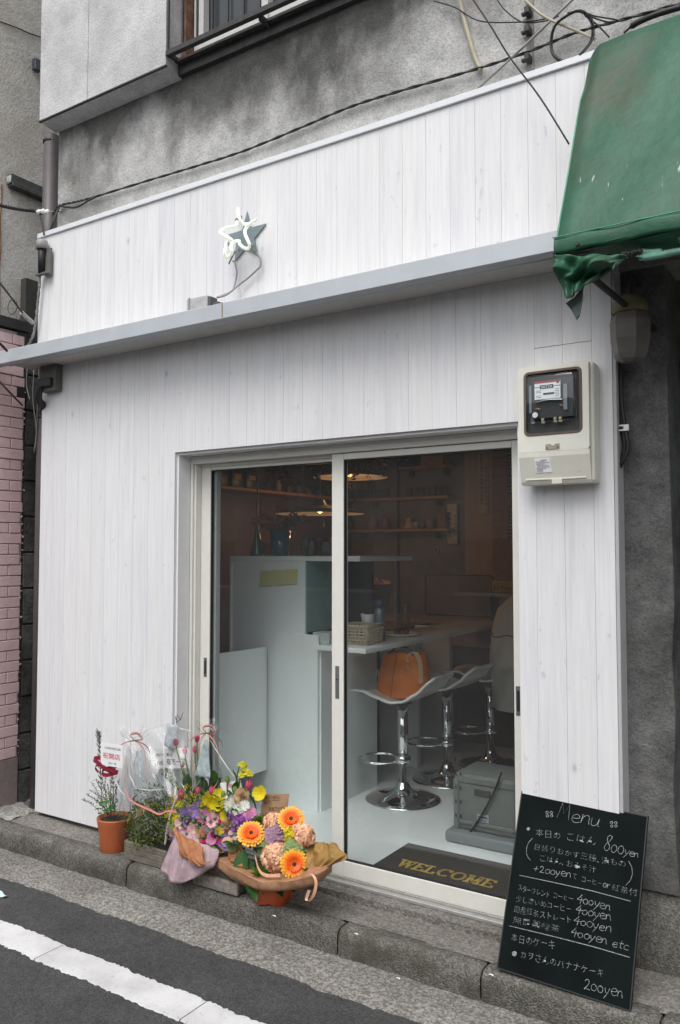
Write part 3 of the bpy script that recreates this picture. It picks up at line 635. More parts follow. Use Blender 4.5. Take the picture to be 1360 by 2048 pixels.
g = M().tube([awf(u / 60, .0) * 0 + Vector((AX0 + (AX1 - AX0) * (u / 60) ** 1.6, -.537, 2.678)) for u in range(61)], .0022, 5); g.tube([awf(0, v / 30) + Vector((.004, -.003, .002)) for v in range(31)], .0035, 5); obj('piping', g, simple('green_piping', (.04, .26, .16), .4), awn)
# folded under-valance, roll and torn flap
PF = Vector((3.6, -.53, 2.6)); nF = Vector((0, -1, 0))
def dp(px_, py_, y=-.53): return at(px_, py_, y=y)
def loft(rows, nu=24, nv=10):
    """rows: polylines of points, interpolated"""
    def row(P, u): k = u * (len(P) - 1); j = min(int(k), len(P) - 2); return P[j].lerp(P[j + 1], k - j)
    def fn(u, v): k = v * (len(rows) - 1); j = min(int(k), len(rows) - 2); return row(rows[j], u).lerp(row(rows[j + 1], u), k - j)
    return fn
C2 = lambda x, y: (1080 + x / 4.857, 420 + y / 4.857)
top = [dp(*C2(*q), y=-.53) for q in ((115, 420), (340, 400), (700, 330), (1000, 270), (1360, 190))] 
top.append(top[-1] + Vector((1.6, 0, 0)))
mid = [dp(*C2(*q), y=-.47) for q in ((125, 440), (340, 442), (640, 430), (880, 410), (1360, 370))]; mid.append(mid[-1] + Vector((1.6, 0, 0)))
o = obj('under_fold', M().grid(loft([top, mid]), 50, 6), MT['awning'], awn)
P = [dp(*C2(*q), y=-.49) for q in ((800, 445), (870, 425), (960, 405), (1060, 415), (1200, 405), (1360, 400))]; P.append(P[-1] + Vector((1.6, 0, -.0)))
obj('valance_roll', M().tube(smooth_path(P[2:], 5), .012, 8), MT['awninghem'], awn)
obj('frayed_edge', M().tube(smooth_path([dp(*C2(*q), y=-.50) for q in ((780, 440), (830, 420), (880, 425), (930, 405), (1000, 402))], 6), [.004, .008, .01, .012, .009, .012, .008, .012, .01, .007, .012, .009, .006, .01, .012, .008, .01, .012, .008, .01, .006, .012, .009, .006, .004], 7), MT['darkmetal'], awn)
rowA = [dp(*C2(*q), y=-.54) for q in ((115, 425), (350, 445), (600, 432), (850, 440))]
rowB = [dp(*C2(*q), y=-.56) for q in ((150, 560), (330, 560), (520, 530), (760, 500))]
rowC = [dp(*C2(*q), y=-.50) for q in ((190, 700), (320, 700), (460, 650), (700, 585))]
rowD = [dp(*C2(*q), y=-.52) for q in ((265, 862), (350, 800), (440, 735), (680, 590))]
fl = loft([rowA, rowB, rowC, rowD])
def flf(u, v):
    p = fl(u, v); wv = math.sin(math.pi * min(1, v * 1.2)) * .030 * math.sin(u * 7 - v * 5 + 1) + .012 * math.sin(u * 19 + v * 11); return p + Vector((0, wv * (1 - .3 * u), 0))
o = obj('torn_flap', M().grid(flf, 40, 26), MT['awning'], awn); solid(o, .003)
obj('flap_edge', M().tube([flf(u / 30, 1) for u in range(31)], .0032, 6), MT['darkmetal'], awn)
P = [dp(*C2(*q), y=-.50) for q in ((700, 580), (740, 520), (800, 470), (850, 450))]; obj('torn_hem', M().tube(smooth_path(P, 4), [.004] * 4 + [.009] * 5 + [.006] * 4, 7), MT['awninghem'], awn)
rowE = [dp(*C2(*q), y=-.50) for q in ((250, 905), (330, 850), (425, 740))]; rowF = [dp(*C2(*q), y=-.49) for q in ((300, 965), (345, 930), (412, 880))]; rowG = [dp(*C2(*q), y=-.50) for q in ((358, 1068), (370, 1050), (385, 1030))]
o = obj('hanging_rag', M().grid(loft([rowE, rowF, rowG]), 12, 14), simple('grimy_dark_vinyl', (.02, .035, .03), .6, var=.4), awn); solid(o, .003)
g = M(); g.tube([(3.47, -.50, 2.60), (3.62, .06, 2.47)], .012, 8); g.tube([(3.45, -.50, 2.63), (6.1, -.50, 2.63)], .014, 8); g.tube([(3.45, -.02, 3.55), (3.45, -.50, 2.63)], .012, 8); obj('support_arm', g, MT['darkmetal'], awn)
obj('stud', M().lathe([(.008, 0), (.006, .006)], dp(*C2(368, 332), y=-.540), 10, (0, -1, 0)), MT['darkmetal'], awn)
g = M(); g.tube(smooth_path([at(1248, 66, y=0), at(1270, 48, y=-.01), at(1310, 30, y=-.02), at(1362, 14, y=-.02)], 5), [.004] * 4 + [.012] * 12, 8)
tag(obj('black_conduit', g, MT['black']), 'thick black conduit lying along the top of the green awning', 'conduit')

lamp = thing('wall_lamp', 'grimy old faceted glass lamp hanging under the green awning', 'lamp', (3.56, -.08, 2.5))
gm = simple('grimy_milk_glass', (.13, .12, .105), .4, var=.25, scale=10, spec=.5)
g = M(); prof = [(.052, 2.325), (.062, 2.345), (.073, 2.40), (.075, 2.47), (.064, 2.50)]
g.lathe([(.03, 2.315)] + prof, (3.565, -.09, 0), 6); g.sm = [False] * len(g.sm); obj('lamp_shade', g, gm, lamp)
obj('lamp_cap', M().lathe([(.066, 2.501), (.068, 2.53), (.055, 2.55), (.03, 2.57)], (3.565, -.09, 0), 12), simple('dirty_yellow_cap', (.16, .14, .08), .6), lamp)
obj('stem', M().tube([(3.565, -.09, 2.57), (3.565, -.02, 2.66), (3.565, .072, 2.66)], .012, 8), MT['darkmetal'], lamp)
g = M(); Y = .03
Q = lambda l, y=Y: smooth_path([at(a, b, y=y) for a, b in l], 5)
g.tube(Q([(1232, 640), (1236, 705), (1238, 780), (1244, 850), (1250, 890), (1246, 915), (1238, 935)]), .011, 8)
g.tube(Q([(1240, 640), (1241, 705), (1242, 790), (1249, 850), (1256, 892), (1250, 915), (1240, 930)], .02), .008, 8)
g.tube(Q([(1250, 700), (1247, 760), (1243, 800)], .015), .0015, 5)
cb = tag(obj('cable_bundle', g, MT['black']), 'bundle of black cables hanging down the pillar beside the white planks', 'cables')
g = M(); P = at(1242, 856, y=.012); g.box(P.x - .014, .008, P.z - .012, P.x + .03, .011, P.z + .012); tg = obj('tag', g, MT['paint'], cb)
g = M(); g.box(P.x - .008, .0068, P.z - .006, P.x + .010, .0075, P.z + .006); obj('print', g, MT['groove'], tg)

# ================================================================== LEFT ALLEY
pk = thing('pink_brick_wall', 'pink painted brick side wall at the left edge of the picture', 'wall', (-.3, -.1, 1.5))
X0 = -.292; g = M(); g.box(-.8, -.32, .30, X0, .060, 3.02); obj('wall_core', g, MT['pinkgrout'], pk)
g = M(); g.bev(-.8, -.325, -.02, X0 + .008, .065, .30, .006, 1); obj('base_render', g, simple('pinkish_grey_base', (.25, .20, .195), .85, var=.12, bumpd=.004), pk)
CH = .0675; rows_ = 40; rr = random.Random(2)
for r_ in range(rows_):
    z0 = .305 + CH * r_; off = (r_ % 2) * .095
    y = -.32 + off - .19
    while y < .055:
        a, b = max(y, -.32), min(y + .186, .055 + rr.uniform(-.012, .008))
        if b - a > .02:
            pr = rr.uniform(.006, .010); g = M(); g.bev(X0 + .0005, a, z0, X0 + pr, b, z0 + CH - .006, .0025, 1); obj('brick', g, MT['pink'], pk)
        y += .192
bk = thing('block_wall', 'bare grey concrete block wall deep in the narrow alley', 'wall', (-.3, .5, 1.3))
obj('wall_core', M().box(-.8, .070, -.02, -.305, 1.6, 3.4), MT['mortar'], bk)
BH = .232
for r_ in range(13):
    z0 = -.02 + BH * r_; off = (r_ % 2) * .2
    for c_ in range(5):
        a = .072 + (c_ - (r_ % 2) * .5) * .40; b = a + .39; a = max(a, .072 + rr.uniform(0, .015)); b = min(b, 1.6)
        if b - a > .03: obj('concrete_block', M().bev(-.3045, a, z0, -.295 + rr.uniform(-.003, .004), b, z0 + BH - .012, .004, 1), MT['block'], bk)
obj('crumbled_render', (lambda g: [g.join(M().lathe([(.02, 0), (.028, .01), (.01, .025)], (0, 0, 0), 7), Matrix.Translation((-.294, .058 + rr.uniform(-.006, .014), .32 + i * .043)) @ Matrix.Rotation(rr.random() * 6, 4, 'X') @ Matrix.Scale(rr.uniform(.12, .45), 4)) for i in range(62)] and g)(M()), MT['pink'], bk)['kind'] = 'stuff'
sto = thing('stucco_building', 'tall beige grey combed stucco house wall above the pink bricks', 'building', (-.5, .3, 3.5))
obj('wall', M().box(-.9, -.6, 3.105, -.36, 1.8, 6.8), MT['stucco'], sto)
g = M(); g.bev(-.9, -.6, 3.03, -.27, .075, 3.10, .004, 1); g.bev(-.34, .0, 2.6, -.285, .075, 3.03, .003, 1); obj('roof_edge', g, simple('black_roof_edge', (.03, .03, .032), .5), sto)
g = M(); g.bev(-.36, -.045, 3.975, -.30, .55, 4.01, .004, 1); g.bev(-.359, -.045, 4.0105, -.315, .55, 4.06, .003, 1); gu = obj('gutter', g, simple('dark_gutter', (.06, .065, .06), .6, var=.4), sto)
obj('gutter_end', M().bev(-.357, -.058, 3.995, -.312, -.0455, 4.045, .008, 2), simple('pale_gutter_end', (.5, .5, .47), .6), gu)
g = M().tube(smooth_path([Vector((-.355, -.09 + .004 * math.sin(i * 2.1), 3.98 - i * .11)) for i in range(9)], 3), .004, 5); obj('rust_streak', g, simple('rust_stain', (.22, .11, .04), .9), sto)
P = [at(a, b, x=-.352) for a, b in ((0, 43), (30, 54), (60, 67), (82, 74), (100, 78))]
tag(obj('wall_cable', M().tube(smooth_path(P, 4), .004, 6), MT['darkmetal']), 'thin dark cable across the stucco wall at the top left', 'cable')
g = M(); c_ = at(72, 130, x=-.33); g.bev(c_.x - .02, c_.y - .02, c_.z - .04, c_.x + .02, c_.y + .03, c_.z + .04, .004, 1); tag(obj('wall_box', g, simple('dark_blue_box', (.07, .08, .10), .5)), 'small dark box on the stucco wall beside the projecting bay', 'box')

pipe = thing('drainpipe', 'dark downpipe running down the alley edge of the cafe front', 'pipe', (-.1, .08, 2))
g = M(); g.tube([(-.09, .085, 4.3), (-.105, .085, 3.3), (-.112, .085, 2.2), (-.112, .085, -.02)], .047, 18); obj('pipe_run', g, MT['pipe'], pipe)
for z_ in (4.25, 3.42, 2.45): obj('pipe_clip', M().lathe([(.051, 0), (.051, .016)], (-.095 - (4.3 - z_) * .009, .085, z_), 18), MT['darkmetal'], pipe)
hw = thing('cable_entry', 'dark cable riser with a grey cap at the upper left corner of the sign board', 'cable riser', (-.0, -.05, 3.45))
c1 = at(84, 505, y=-.06)
g = M(); g.tube([c1 + Vector((0, 0, .06)), c1 + Vector((0, 0, -.13))], [.026, .022], 14); obj('riser', g, MT['black'], hw)
obj('cap', M().lathe([(.036, 0), (.034, .05), (.026, .058)], c1 + Vector((0, 0, .02)), 18), MT['greyplastic'], hw)
g = M(); a = at(92, 500, y=-.035); b = at(104, 549, y=-.035); g.bev(a.x, -.05, b.z, b.x, -.034, a.z, .002, 1); g.bev(a.x - .05, -.075, b.z, b.x, -.05, b.z + .012, .002, 1); obj('bracket_plate', g, simple('grey_bracket', (.13, .13, .12), .6), hw)
P = [at(a, b, y=-.05) for a, b in ((80, 548), (78, 580), (75, 610), (72, 640), (67, 668), (60, 685), (50, 700))]
tag(obj('taped_cable', M().tube(smooth_path(P, 5), [.008 + .002 * math.sin(i * 2.2) for i in range(31)], 8), simple('silver_taped_cable', (.22, .22, .22), .4, metal=.3, var=.6, scale=60)), 'silvery taped cable dropping beside the downpipe to the canopy end', 'cable')
P = [at(a, b, y=-.04) for a, b in ((63, 665), (55, 680), (48, 695))]
bx = thing('junction_box', 'dark box and conduit bend under the left end of the canopy', 'junction box', (.1, -.05, 2.6))
a = at(86, 736, y=-.05); b = at(117, 780, y=-.05); g = M(); g.bev(a.x, -.075, b.z, b.x, -.021, 2.74, .003, 1); obj('box', g, simple('dirty_grey_box', (.13, .13, .12), .6), bx)
g = M(); g.bev(a.x + .01, -.10, b.z + .02, b.x - .02, -.0755, b.z + .075, .005, 1); obj('lid', g, MT['black'], bx)
g = M(); g.tube(smooth_path([(a.x + .03, -.09, b.z + .03), (a.x + .0, -.08, b.z - .04), (a.x - .03, -.02, b.z - .075), (a.x - .09, .02, b.z - .11)], 5), .022, 9); obj('conduit', g, MT['black'], bx)
g = M()
for k, l in enumerate([[(75, 800), (74, 850), (70, 900)], [(68, 740), (66, 800), (73, 860), (68, 905)], [(55, 735), (53, 770), (60, 800)]]): g.tube(smooth_path([at(a_, b_, y=.03) for a_, b_ in l], 5), .004, 6)
tag(obj('loose_wires', g, simple('grey_loose_wire', (.2, .2, .2), .5)), 'thin loose wires dangling beside the downpipe under the canopy', 'wires')
wirem = MT['black']
def wire(pts, r, lab, y=None, nm='overhead_wire', twist=0, m_=None):
    P = [at(a, b, y=c) for a, b, c in pts]; S_ = smooth_path(P, 8); g = M()
    if twist:
        for ph in (0, math.pi):
            T = []
            for i in range(len(S_) - 1):
                for k in range(3):
                    p = S_[i].lerp(S_[i + 1], k / 3); a = (i * 3 + k) * twist + ph; T.append(p + Vector((0, math.cos(a), math.sin(a))) * r * .75)
            g.tube(T, r, 6)
    else: g.tube(S_, r, 7)
    return tag(obj(nm, g, m_ or wirem), lab, nm.split('_')[-1])
wire([(105, 430, .0), (118, 412, .03), (150, 404, .03), (185, 395, .03), (300, 360, .03), (400, 330, .03), (490, 301, .03), (600, 256, .03), (700, 214, .03), (800, 182, .03), (940, 142, .025), (1050, 106, .02), (1150, 66, .01), (1250, 38, 0), (1380, 2, -.02)], .0042, 'twisted black cable strung right across the rendered wall above the sign board', twist=.45)
wire([(118, 412, .03), (150, 415, -.03), (175, 402, .0), (195, 392, .03)], .006, 'short black cable bight sagging at the left end of the long twisted cable')
wire([(118, 415, .03), (112, 430, .0), (105, 450, -.02), (98, 468, .0)], .006, 'black cable tail dropping to the left corner of the sign board')
wire([(-10, 408, -.28), (20, 415, -.2), (45, 419, -.12), (70, 422, -.04), (84, 427, -.02)], .0075, 'black service cable coming in from the left street edge to the insulator', twist=.8)
wire([(78, 426, -.03), (84, 445, -.03), (88, 470, -.04)], .005, 'black lead from the insulator down to the grey capped riser')
ins = thing('cable_insulator', 'white ceramic insulator clamp in front of the downpipe', 'insulator', (-.02, 0, 3.75))
for a_, b_ in ((78, 424), (86, 423), (94, 424)): obj('ceramic_bead', M().lathe([(.004, -.016), (.014, -.012), (.016, 0), (.014, .012), (.004, .016)], at(a_, b_, y=-.03), 10, (1, 0, .1)), MT['paint'], ins)
obj('tie', M().tube([at(98, 424, y=-.03), at(112, 422, y=.03), at(122, 424, y=.045)], .003, 6), MT['steel'], ins)
wire([(-8, 556, -.5), (20, 592, -.32), (45, 626, -.2)], .006, 'black stay wire slanting down from the left edge to its grey anchor')
wire([(43, 625, -.2), (52, 634, -.16), (66, 646, -.1)], .014, 'grey sleeve anchor on the slanting stay wire', m_=MT['greyplastic'], nm='wire_anchor')
P0 = at(25, 614, y=-.26); tag(obj('wire_loop', M().tube([P0 + Vector((.045 * math.cos(a / 20 * 6.283), 0, .045 * math.sin(a / 20 * 6.283))) for a in range(21)], .002, 5), wirem), 'small loop of thin wire by the slanting stay wire', 'wire')
wire([(-8, 680, -.4), (5, 692, -.34), (14, 702, -.3)], .008, 'short thick black cable end in front of the pink bricks above the canopy tip')
wire([(-8, 755, -.3), (15, 780, -.25), (45, 811, -.14)], .006, 'black cable slanting across the pink bricks under the canopy tip')
wire([(940, -10, -.18), (980, 50, -.17), (1020, 115, -.15), (1080, 195, -.13), (1138, 288, -.12)], .0036, 'taut black wire crossing diagonally in front of the sign board to the awning')
wire([(1150, -6, .0), (1080, 62, .0), (1010, 128, .01), (945, 187, .02)], .006, 'straight grey steel strut rising diagonally from the sign board trim', nm='steel_strut', m_=MT['steel'])
wire([(918, -8, .02), (925, 25, .03), (938, 75, .03), (950, 115, .03), (962, 141, .03)], .011, 'beige hose hanging down the wall to an open end', nm='beige_hose', m_=MT['beigetube'])
wire([(868, 2, .03), (910, 15, .02), (960, 42, .02), (1040, 44, .01), (1090, 38, 0)], .003, 'thin black wire sagging across the wall towards the coil')
wire([(990, -8, .03), (1010, 20, .02), (1045, 44, .02), (1090, 42, 0), (1118, 32, 0)], .003, 'second black wire sagging across the wall towards the coil')
wire([(1050, 0, .03), (1090, 34, .0), (1150, 60, .0), (1190, 78, .0)], .006, 'brownish cable running behind the coil down to the awning', m_=MT['beigetube'])
coil = M(); cc = at(1142, 74, y=-.01)
for k, (rx, rz) in enumerate(((.088, .105), (.083, .098), (.090, .102))):
    coil.tube([cc + Vector((rx * math.cos(a / 28 * 6.283) + .004 * k, -.008 * k + .006 * math.sin(a), rz * math.sin(a / 28 * 6.283) - .004 * k)) for a in range(29)], .0035, 6)
tag(obj('cable_coil', coil, wirem), 'coiled black cable hanging on the wall beside the green awning', 'cable coil')
wire([(1135, 26, -.02), (1160, 22, -.02), (1190, 32, -.03), (1235, 40, -.03), (1215, 44, -.02), (1170, 30, -.01), (1195, 50, -.01), (1218, 74, -.01)], .0035, 'looped black cable ends beside the coil above the awning corner')
mount = thing('wall_bracket', 'rusty brackets and pale strap fixed to the wall left of the coil', 'bracket', (3.14, .03, 3.8))
g = M()
for b_ in (25, 62, 118):
    c_ = at(1058, b_, y=.03); g = M(); g.bev(c_.x - .012, .0, c_.z - .016, c_.x + .010, .049, c_.z + .014, .003, 1); g.bev(c_.x - .032, .02, c_.z - .006, c_.x - .0125, .04, c_.z + .006, .002, 1); obj('lug', g, MT['darkmetal'], mount)
g = M(); a = at(1060, -10, y=.045); b = at(1062, 140, y=.045); g.box(a.x - .018, .042, b.z, a.x + .014, .0495, a.z); obj('strap', g, simple('stained_strap', (.24, .235, .225), .8, var=.3), mount)
# ================================================================== CAFE INTERIOR
FZ = .05
g = M(); g.box(-.1, .22, -.02, 3.47, 3.6, FZ); struct('interior_floor', g, MT['floor'])
g = M(); g.box(-.1, .96, FZ + .001, 3.47, 3.59, FZ + .012); 
room = thing('cafe_room', 'dim cafe room seen through the sliding door, bare concrete back wall', 'room', (1.7, 1.9, 0))
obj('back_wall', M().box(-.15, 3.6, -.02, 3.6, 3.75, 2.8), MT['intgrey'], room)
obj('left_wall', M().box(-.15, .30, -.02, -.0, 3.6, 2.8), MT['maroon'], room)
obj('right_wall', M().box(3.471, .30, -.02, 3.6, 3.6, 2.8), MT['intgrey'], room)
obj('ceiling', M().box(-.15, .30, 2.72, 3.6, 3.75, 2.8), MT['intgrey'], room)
cr_ = simple('cream_plaster_inside', (.48, .36, .27), .8, var=.06)
a = at(930, 1000, y=3.59).x; b = at(985, 1000, y=3.59).x; obj('plaster_panel', M().box(a, 3.585, .9, b, 3.5995, 2.72), cr_, room)
sid = simple('reddish_siding', (.33, .16, .10), .6, var=.1)
z = 1.0
while z < 2.68: obj('siding_board', M().prism([(b + .002, 3.5995, z), (b + .002, 3.575, z), (b + .002, 3.588, z + .078), (b + .002, 3.5995, z + .078)], (1.2, 0, 0)), sid, room); z += .08
obj('wall_pipe', M().tube([(at(796, 1000, y=3.57).x, 3.57, .9), (at(796, 1000, y=3.57).x, 3.57, 2.7)], .012, 8), MT['darkmetal'], room)
g = M(); x_ = at(1015, 1000, y=3.5).x
for z0, z1 in ((1.72, 2.05), (2.1, 2.66)):
    sh = M()
    for k in range(int((z1 - z0) / .03)): sh.box(x_, 3.49, z0 + k * .03, x_ + .7, 3.51, z0 + k * .03 + .022)
    obj('louvre_blind', sh, simple('dark_teal_blind', (.02, .035, .04), .5), room)
def item(nm, lab, cat, m, mt, grp=None):
    o = obj(nm, m, mt); return tag(o, lab, cat, grp)
# shelves
def shelf(lab, box_):
    s_ = thing('wall_shelf', lab, 'shelf', ((box_[0] + box_[3]) / 2, (box_[1] + box_[4]) / 2, box_[2])); obj('shelf_board', M().bev(*box_, .003, 1), MT['shelfwood'], s_)
    for k in (.15, .85):
        if box_[3] - box_[0] > box_[4] - box_[1]: xx = box_[0] + (box_[3] - box_[0]) * k; obj('bracket', M().box(xx, box_[4] - .1, box_[2] - .06, xx + .01, box_[4], box_[2] - .001), MT['darkmetal'], s_)
        else: yy = box_[1] + (box_[4] - box_[1]) * k; obj('bracket', M().box(box_[0], yy, box_[2] - .06, box_[0] + .1, yy + .01, box_[2] - .001), MT['darkmetal'], s_)
xr = at(895, 995, y=3.42).x
shelf('long orange lit wooden shelf on the left inside wall', (0, .9, 2.085, .15, 3.4, 2.11))
shelf('middle wooden shelf with drinking glasses on the back wall', (.16, 3.42, 2.085, xr, 3.598, 2.11))
z_ = at(840, 1060, y=3.42).z; shelf('lowest wooden shelf with a white pourer on the back wall', (.0, 3.42, z_ - .012, xr, 3.598, z_ + .012)); ZL = z_ + .013
z_ = at(840, 934, y=3.42).z; shelf('highest wooden shelf holding a pale box on the back wall', (at(796, 934, y=3.42).x, 3.42, z_ - .012, xr, 3.598, z_ + .012)); ZT = z_ + .013
gp = [(.028, 0), (.034, .09), (.031, .09), (.025, .006)]
gproto = None
ORD = ('first', 'second', 'third', 'fourth', 'fifth', 'sixth', 'seventh')
for k, px_ in enumerate((818, 828, 842, 853, 866, 878, 889, 710, 724, 740, 756, 772)):
    P = at(px_, 990, y=3.49); P.z = 2.1105
    if gproto is None: gproto = item('drinking_glass', '', 'glass', M().lathe(gp, (0, 0, 0), 14), MT['clear']); o = gproto
    else: o = gproto.copy(); sc.collection.objects.link(o)
    o.location = P; o['label'] = (ORD[k] + ' drinking glass right of the wall pipe on the middle back shelf') if k < 7 else (ORD[k - 7] + ' drinking glass from the door stile, left of the wall pipe'); o['group'] = 'drinking glasses on the middle shelf'
for k in range(7):
    o = gproto.copy(); sc.collection.objects.link(o); o.location = (.08, 2.05 + k * .17, 2.1105); o['label'] = ORD[k] + ' small glass after the dark tins on the left wall shelf'; o['group'] = 'small glasses on the left wall shelf'
for k, (y_, lab) in enumerate(((1.35, 'dark storage tin nearest the door on the left wall shelf'), (1.52, 'dark storage tin with a yellow tab on the left wall shelf'), (1.70, 'dark storage tin with a cream label on the left wall shelf'), (1.88, 'dark storage tin with a tilted label, farthest of the tins on the left wall shelf'))):
    t_ = thing('storage_tin', lab, 'tin', (.075, y_, 2.111)); obj('body', M().bev(.02, y_ - .07, 2.1112, .135, y_ + .07, 2.25, .006, 2), simple('dark_tin', (.03, .03, .035), .4), t_)
    obj('lid', M().bev(.018, y_ - .072, 2.2505, .137, y_ + .072, 2.265, .003, 1), MT['groove'], t_)
    if k: obj('label_card', M().box(.1355, y_ - .04, 2.15 + .01 * k, .137, y_ + (.04 if k > 1 else -.01), 2.215), simple('cream_label', (.5, .4, .22) if k > 1 else (.5, .4, .05), .7), t_)
def at_shelf(px_, z, y=3.49): P = at(px_, 1000, y=y); P.z = z; return P
item('white_pourer', 'white conical pourer on the lowest back wall shelf', 'pourer', M().lathe([(.055, 0), (.05, .03), (.025, .085), (.04, .1)], at_shelf(818, ZL), 18), simple('warm_white_ceramic', (.6, .5, .36), .4))
item('paper_bag', 'tan paper packet at the right end of the lowest back wall shelf', 'packet', M().bev(*(at_shelf(874, ZL) + Vector((0, 0, .001))), *(at_shelf(890, ZL) + Vector((0, .06, .15))), .006, 1), simple('tan_paper', (.35, .2, .12), .7))
item('ceramic_jar', 'pale ceramic jar beside the tan packet on the lowest back wall shelf', 'jar', M().lathe([(.035, 0), (.04, .06), (.03, .09), (.02, .1)], at_shelf(860, ZL), 16), simple('pale_jar', (.4, .3, .22), .4))
for k, (px_, lab) in enumerate(((700, 'dark jar at the left of the lowest back wall shelf'), (745, 'amber jar left of the wall pipe on the lowest back wall shelf'), (770, 'squat red brown jar by the wall pipe on the lowest back wall shelf'))):
    item('storage_jar', lab, 'jar', M().lathe([(.04, 0), (.045, .07), (.03, .1), (.03, .115)], at_shelf(px_, ZL), 16), simple('jar_glaze', ((.05, .04, .04), (.35, .2, .08), (.25, .06, .04))[k], .3))
P = at_shelf(846, ZT); item('pale_box', 'pale wooden box on the highest back wall shelf', 'box', M().bev(P.x, 3.44, ZT + .001, at_shelf(892, ZT).x, 3.58, ZT + .14, .004, 1), simple('pale_box_wood', (.6, .38, .2), .6))
P = at_shelf(812, ZT); item('black_kettle', 'black kettle left of the pale box on the highest back wall shelf', 'kettle', M().lathe([(.06, 0), (.065, .04), (.05, .09), (.02, .1), (.015, .12)], P, 18), MT['black'])
rs = random.Random(44)
for k in range(9):
    y_ = 2.2 + .15 * k; h_ = rs.uniform(.05, .13); cl = rs.choice(((.45, .38, .28), (.30, .10, .05), (.08, .10, .09), (.5, .42, .36), (.16, .18, .2)))
    item('small_jar', ORD[k % 7] + (' little jar standing behind the small glasses on the left wall shelf' if k < 7 else ' extra little jar at the far end of the left wall shelf'), 'jar', M().lathe([(.025, 0), (.03, h_ * .6), (.018, h_ * .85), (.02, h_)], (.035, y_, 2.111), 12), simple('small_jar_glaze', cl, .35), 'little jars on the left wall shelf')
for k, px_ in enumerate((806, 832, 845)):
    item('stacked_cup', ORD[k] + ' small cup from the wall pipe on the lowest back wall shelf', 'cup', M().lathe([(.02, 0), (.03, .045), (.033, .06), (.028, .06)], at_shelf(px_, ZL, 3.46), 12), simple('cup_glaze', ((.4, .12, .06), (.5, .45, .4), (.2, .22, .25))[k], .3), 'cups on the lowest shelf')
for k, px_ in enumerate((600, 612, 626, 640, 655)):
    P = at(px_, 1100, y=1.15); hh_ = (.13, .10, .16, .09, .12)[k]
    item('counter_jar', ORD[k] + ' small jar in the row at the back of the tall counter', 'jar', M().lathe([(.025, 0), (.03, hh_ * .7), (.02, hh_ * .85), (.022, hh_)], (P.x, 1.22, 1.5755), 12), simple('counter_jar_glaze', ((.10, .2, .22), (.4, .35, .3), (.12, .08, .06), (.45, .43, .4), (.2, .24, .26))[k], .25), 'jars on the tall counter')
# poster and enamel plate, both lettered
a = at(955, 905, y=3.57); b = at(977, 1028, y=3.57)
po = thing('wall_poster', 'cream paper poster with columns of Japanese writing on the cafe back wall', 'poster', (a.x, 3.57, b.z)); obj('sheet', M().prism([(a.x, 3.578, a.z), (b.x, 3.578, a.z), (b.x, 3.57, b.z), (a.x, 3.578, b.z + .01)], (0, .003, 0)), simple('aged_paper', (.56, .44, .34), .8), po)
g = M(); W_ = (b.x - a.x)
for c_, (tx, n_) in enumerate((('本日のおすすめ珈琲と焼菓子', 13), ('いらっしゃいませどうぞ', 11))):
    for k, ch in enumerate(tx):
        s_ = .032; X = a.x + W_ * (.22 + .42 * c_); Z = a.z - .04 - k * .036 - c_ * .08
        if Z < b.z + .03: break
        write(g, ch, (X, 3.5685, Z), (X + s_, 3.5685, Z), (0, -1, 0))
obj('lettering', g, simple('brown_ink', (.10, .05, .05), .8), po)
a = at(893, 1008, y=3.56); b = at(915, 1088, y=3.56)
ep = thing('enamel_plate', 'narrow white enamel plate with black Japanese characters on the cafe back wall', 'sign', (a.x, 3.56, b.z)); obj('plate', M().bev(a.x, 3.56, b.z, b.x, 3.572, a.z, .003, 1), simple('white_enamel', (.55, .52, .52), .3), ep)
g = M()
for k, ch in enumerate('登録営立番所'): Z = a.z - .105 - k * .042; write(g, ch, (a.x + .012, 3.5585, Z), (a.x + .05, 3.5585, Z), (0, -1, 0))
for k, ch in enumerate('東京都中央区'): Z = a.z - .12 - k * .034; write(g, ch, (b.x - .03, 3.5585, Z), (b.x - .01, 3.5585, Z), (0, -1, 0))
g.box(a.x + .002, 3.5588, b.z + .002, a.x + .005, 3.5596, a.z - .002); g.box(b.x - .005, 3.5588, b.z + .002, b.x - .002, 3.5596, a.z - .002)
obj('lettering', g, MT['groove'], ep)
P = at(872, 1100, y=3.58); sw = thing('wall_switch', 'small cream wall switch below the shelves on the concrete wall', 'switch', P); obj('plate', M().bev(P.x - .028, 3.58, P.z - .05, P.x + .028, 3.597, P.z + .05, .004, 1), simple('old_cream_switch', (.32, .26, .2), .5), sw); obj('toggle', M().box(P.x - .008, 3.572, P.z - .01, P.x + .008, 3.5795, P.z + .01), MT['groove'], sw)
# back counter and panel
a = at(839, 1243, y=3.0); b = at(1000, 1243, y=3.0)
bc = thing('back_counter', 'wooden counter along the back wall of the cafe', 'counter', (1.8, 3.2, .9)); obj('worktop', M().bev(at(700, 1290, y=2.95).x, 2.95, 1.0, 3.4, 3.597, 1.03, .004, 1), MT['oak'], bc); obj('front_board', M().box(.7, 2.97, .83, 3.4, 2.99, .9995), MT['oak'], bc); obj('base_cabinet', M().box(.7, 3.0, FZ, 3.4, 3.59, .99), MT['maroon'], bc)
a = at(850, 1148, y=3.45); b = at(987, 1248, y=3.45); g = M(); P = rrect(a.x, 1.031, b.x, a.z, .03, 3.45); g.prism(P, (0, .015, 0)); pn = thing('leaning_panel', 'large olive wooden panel with rounded corners leaning above the back counter', 'panel', (a.x, 3.45, 1.03)); obj('board', g, simple('olive_wood_panel', (.20, .16, .10), .45, var=.12, scale=5), pn)
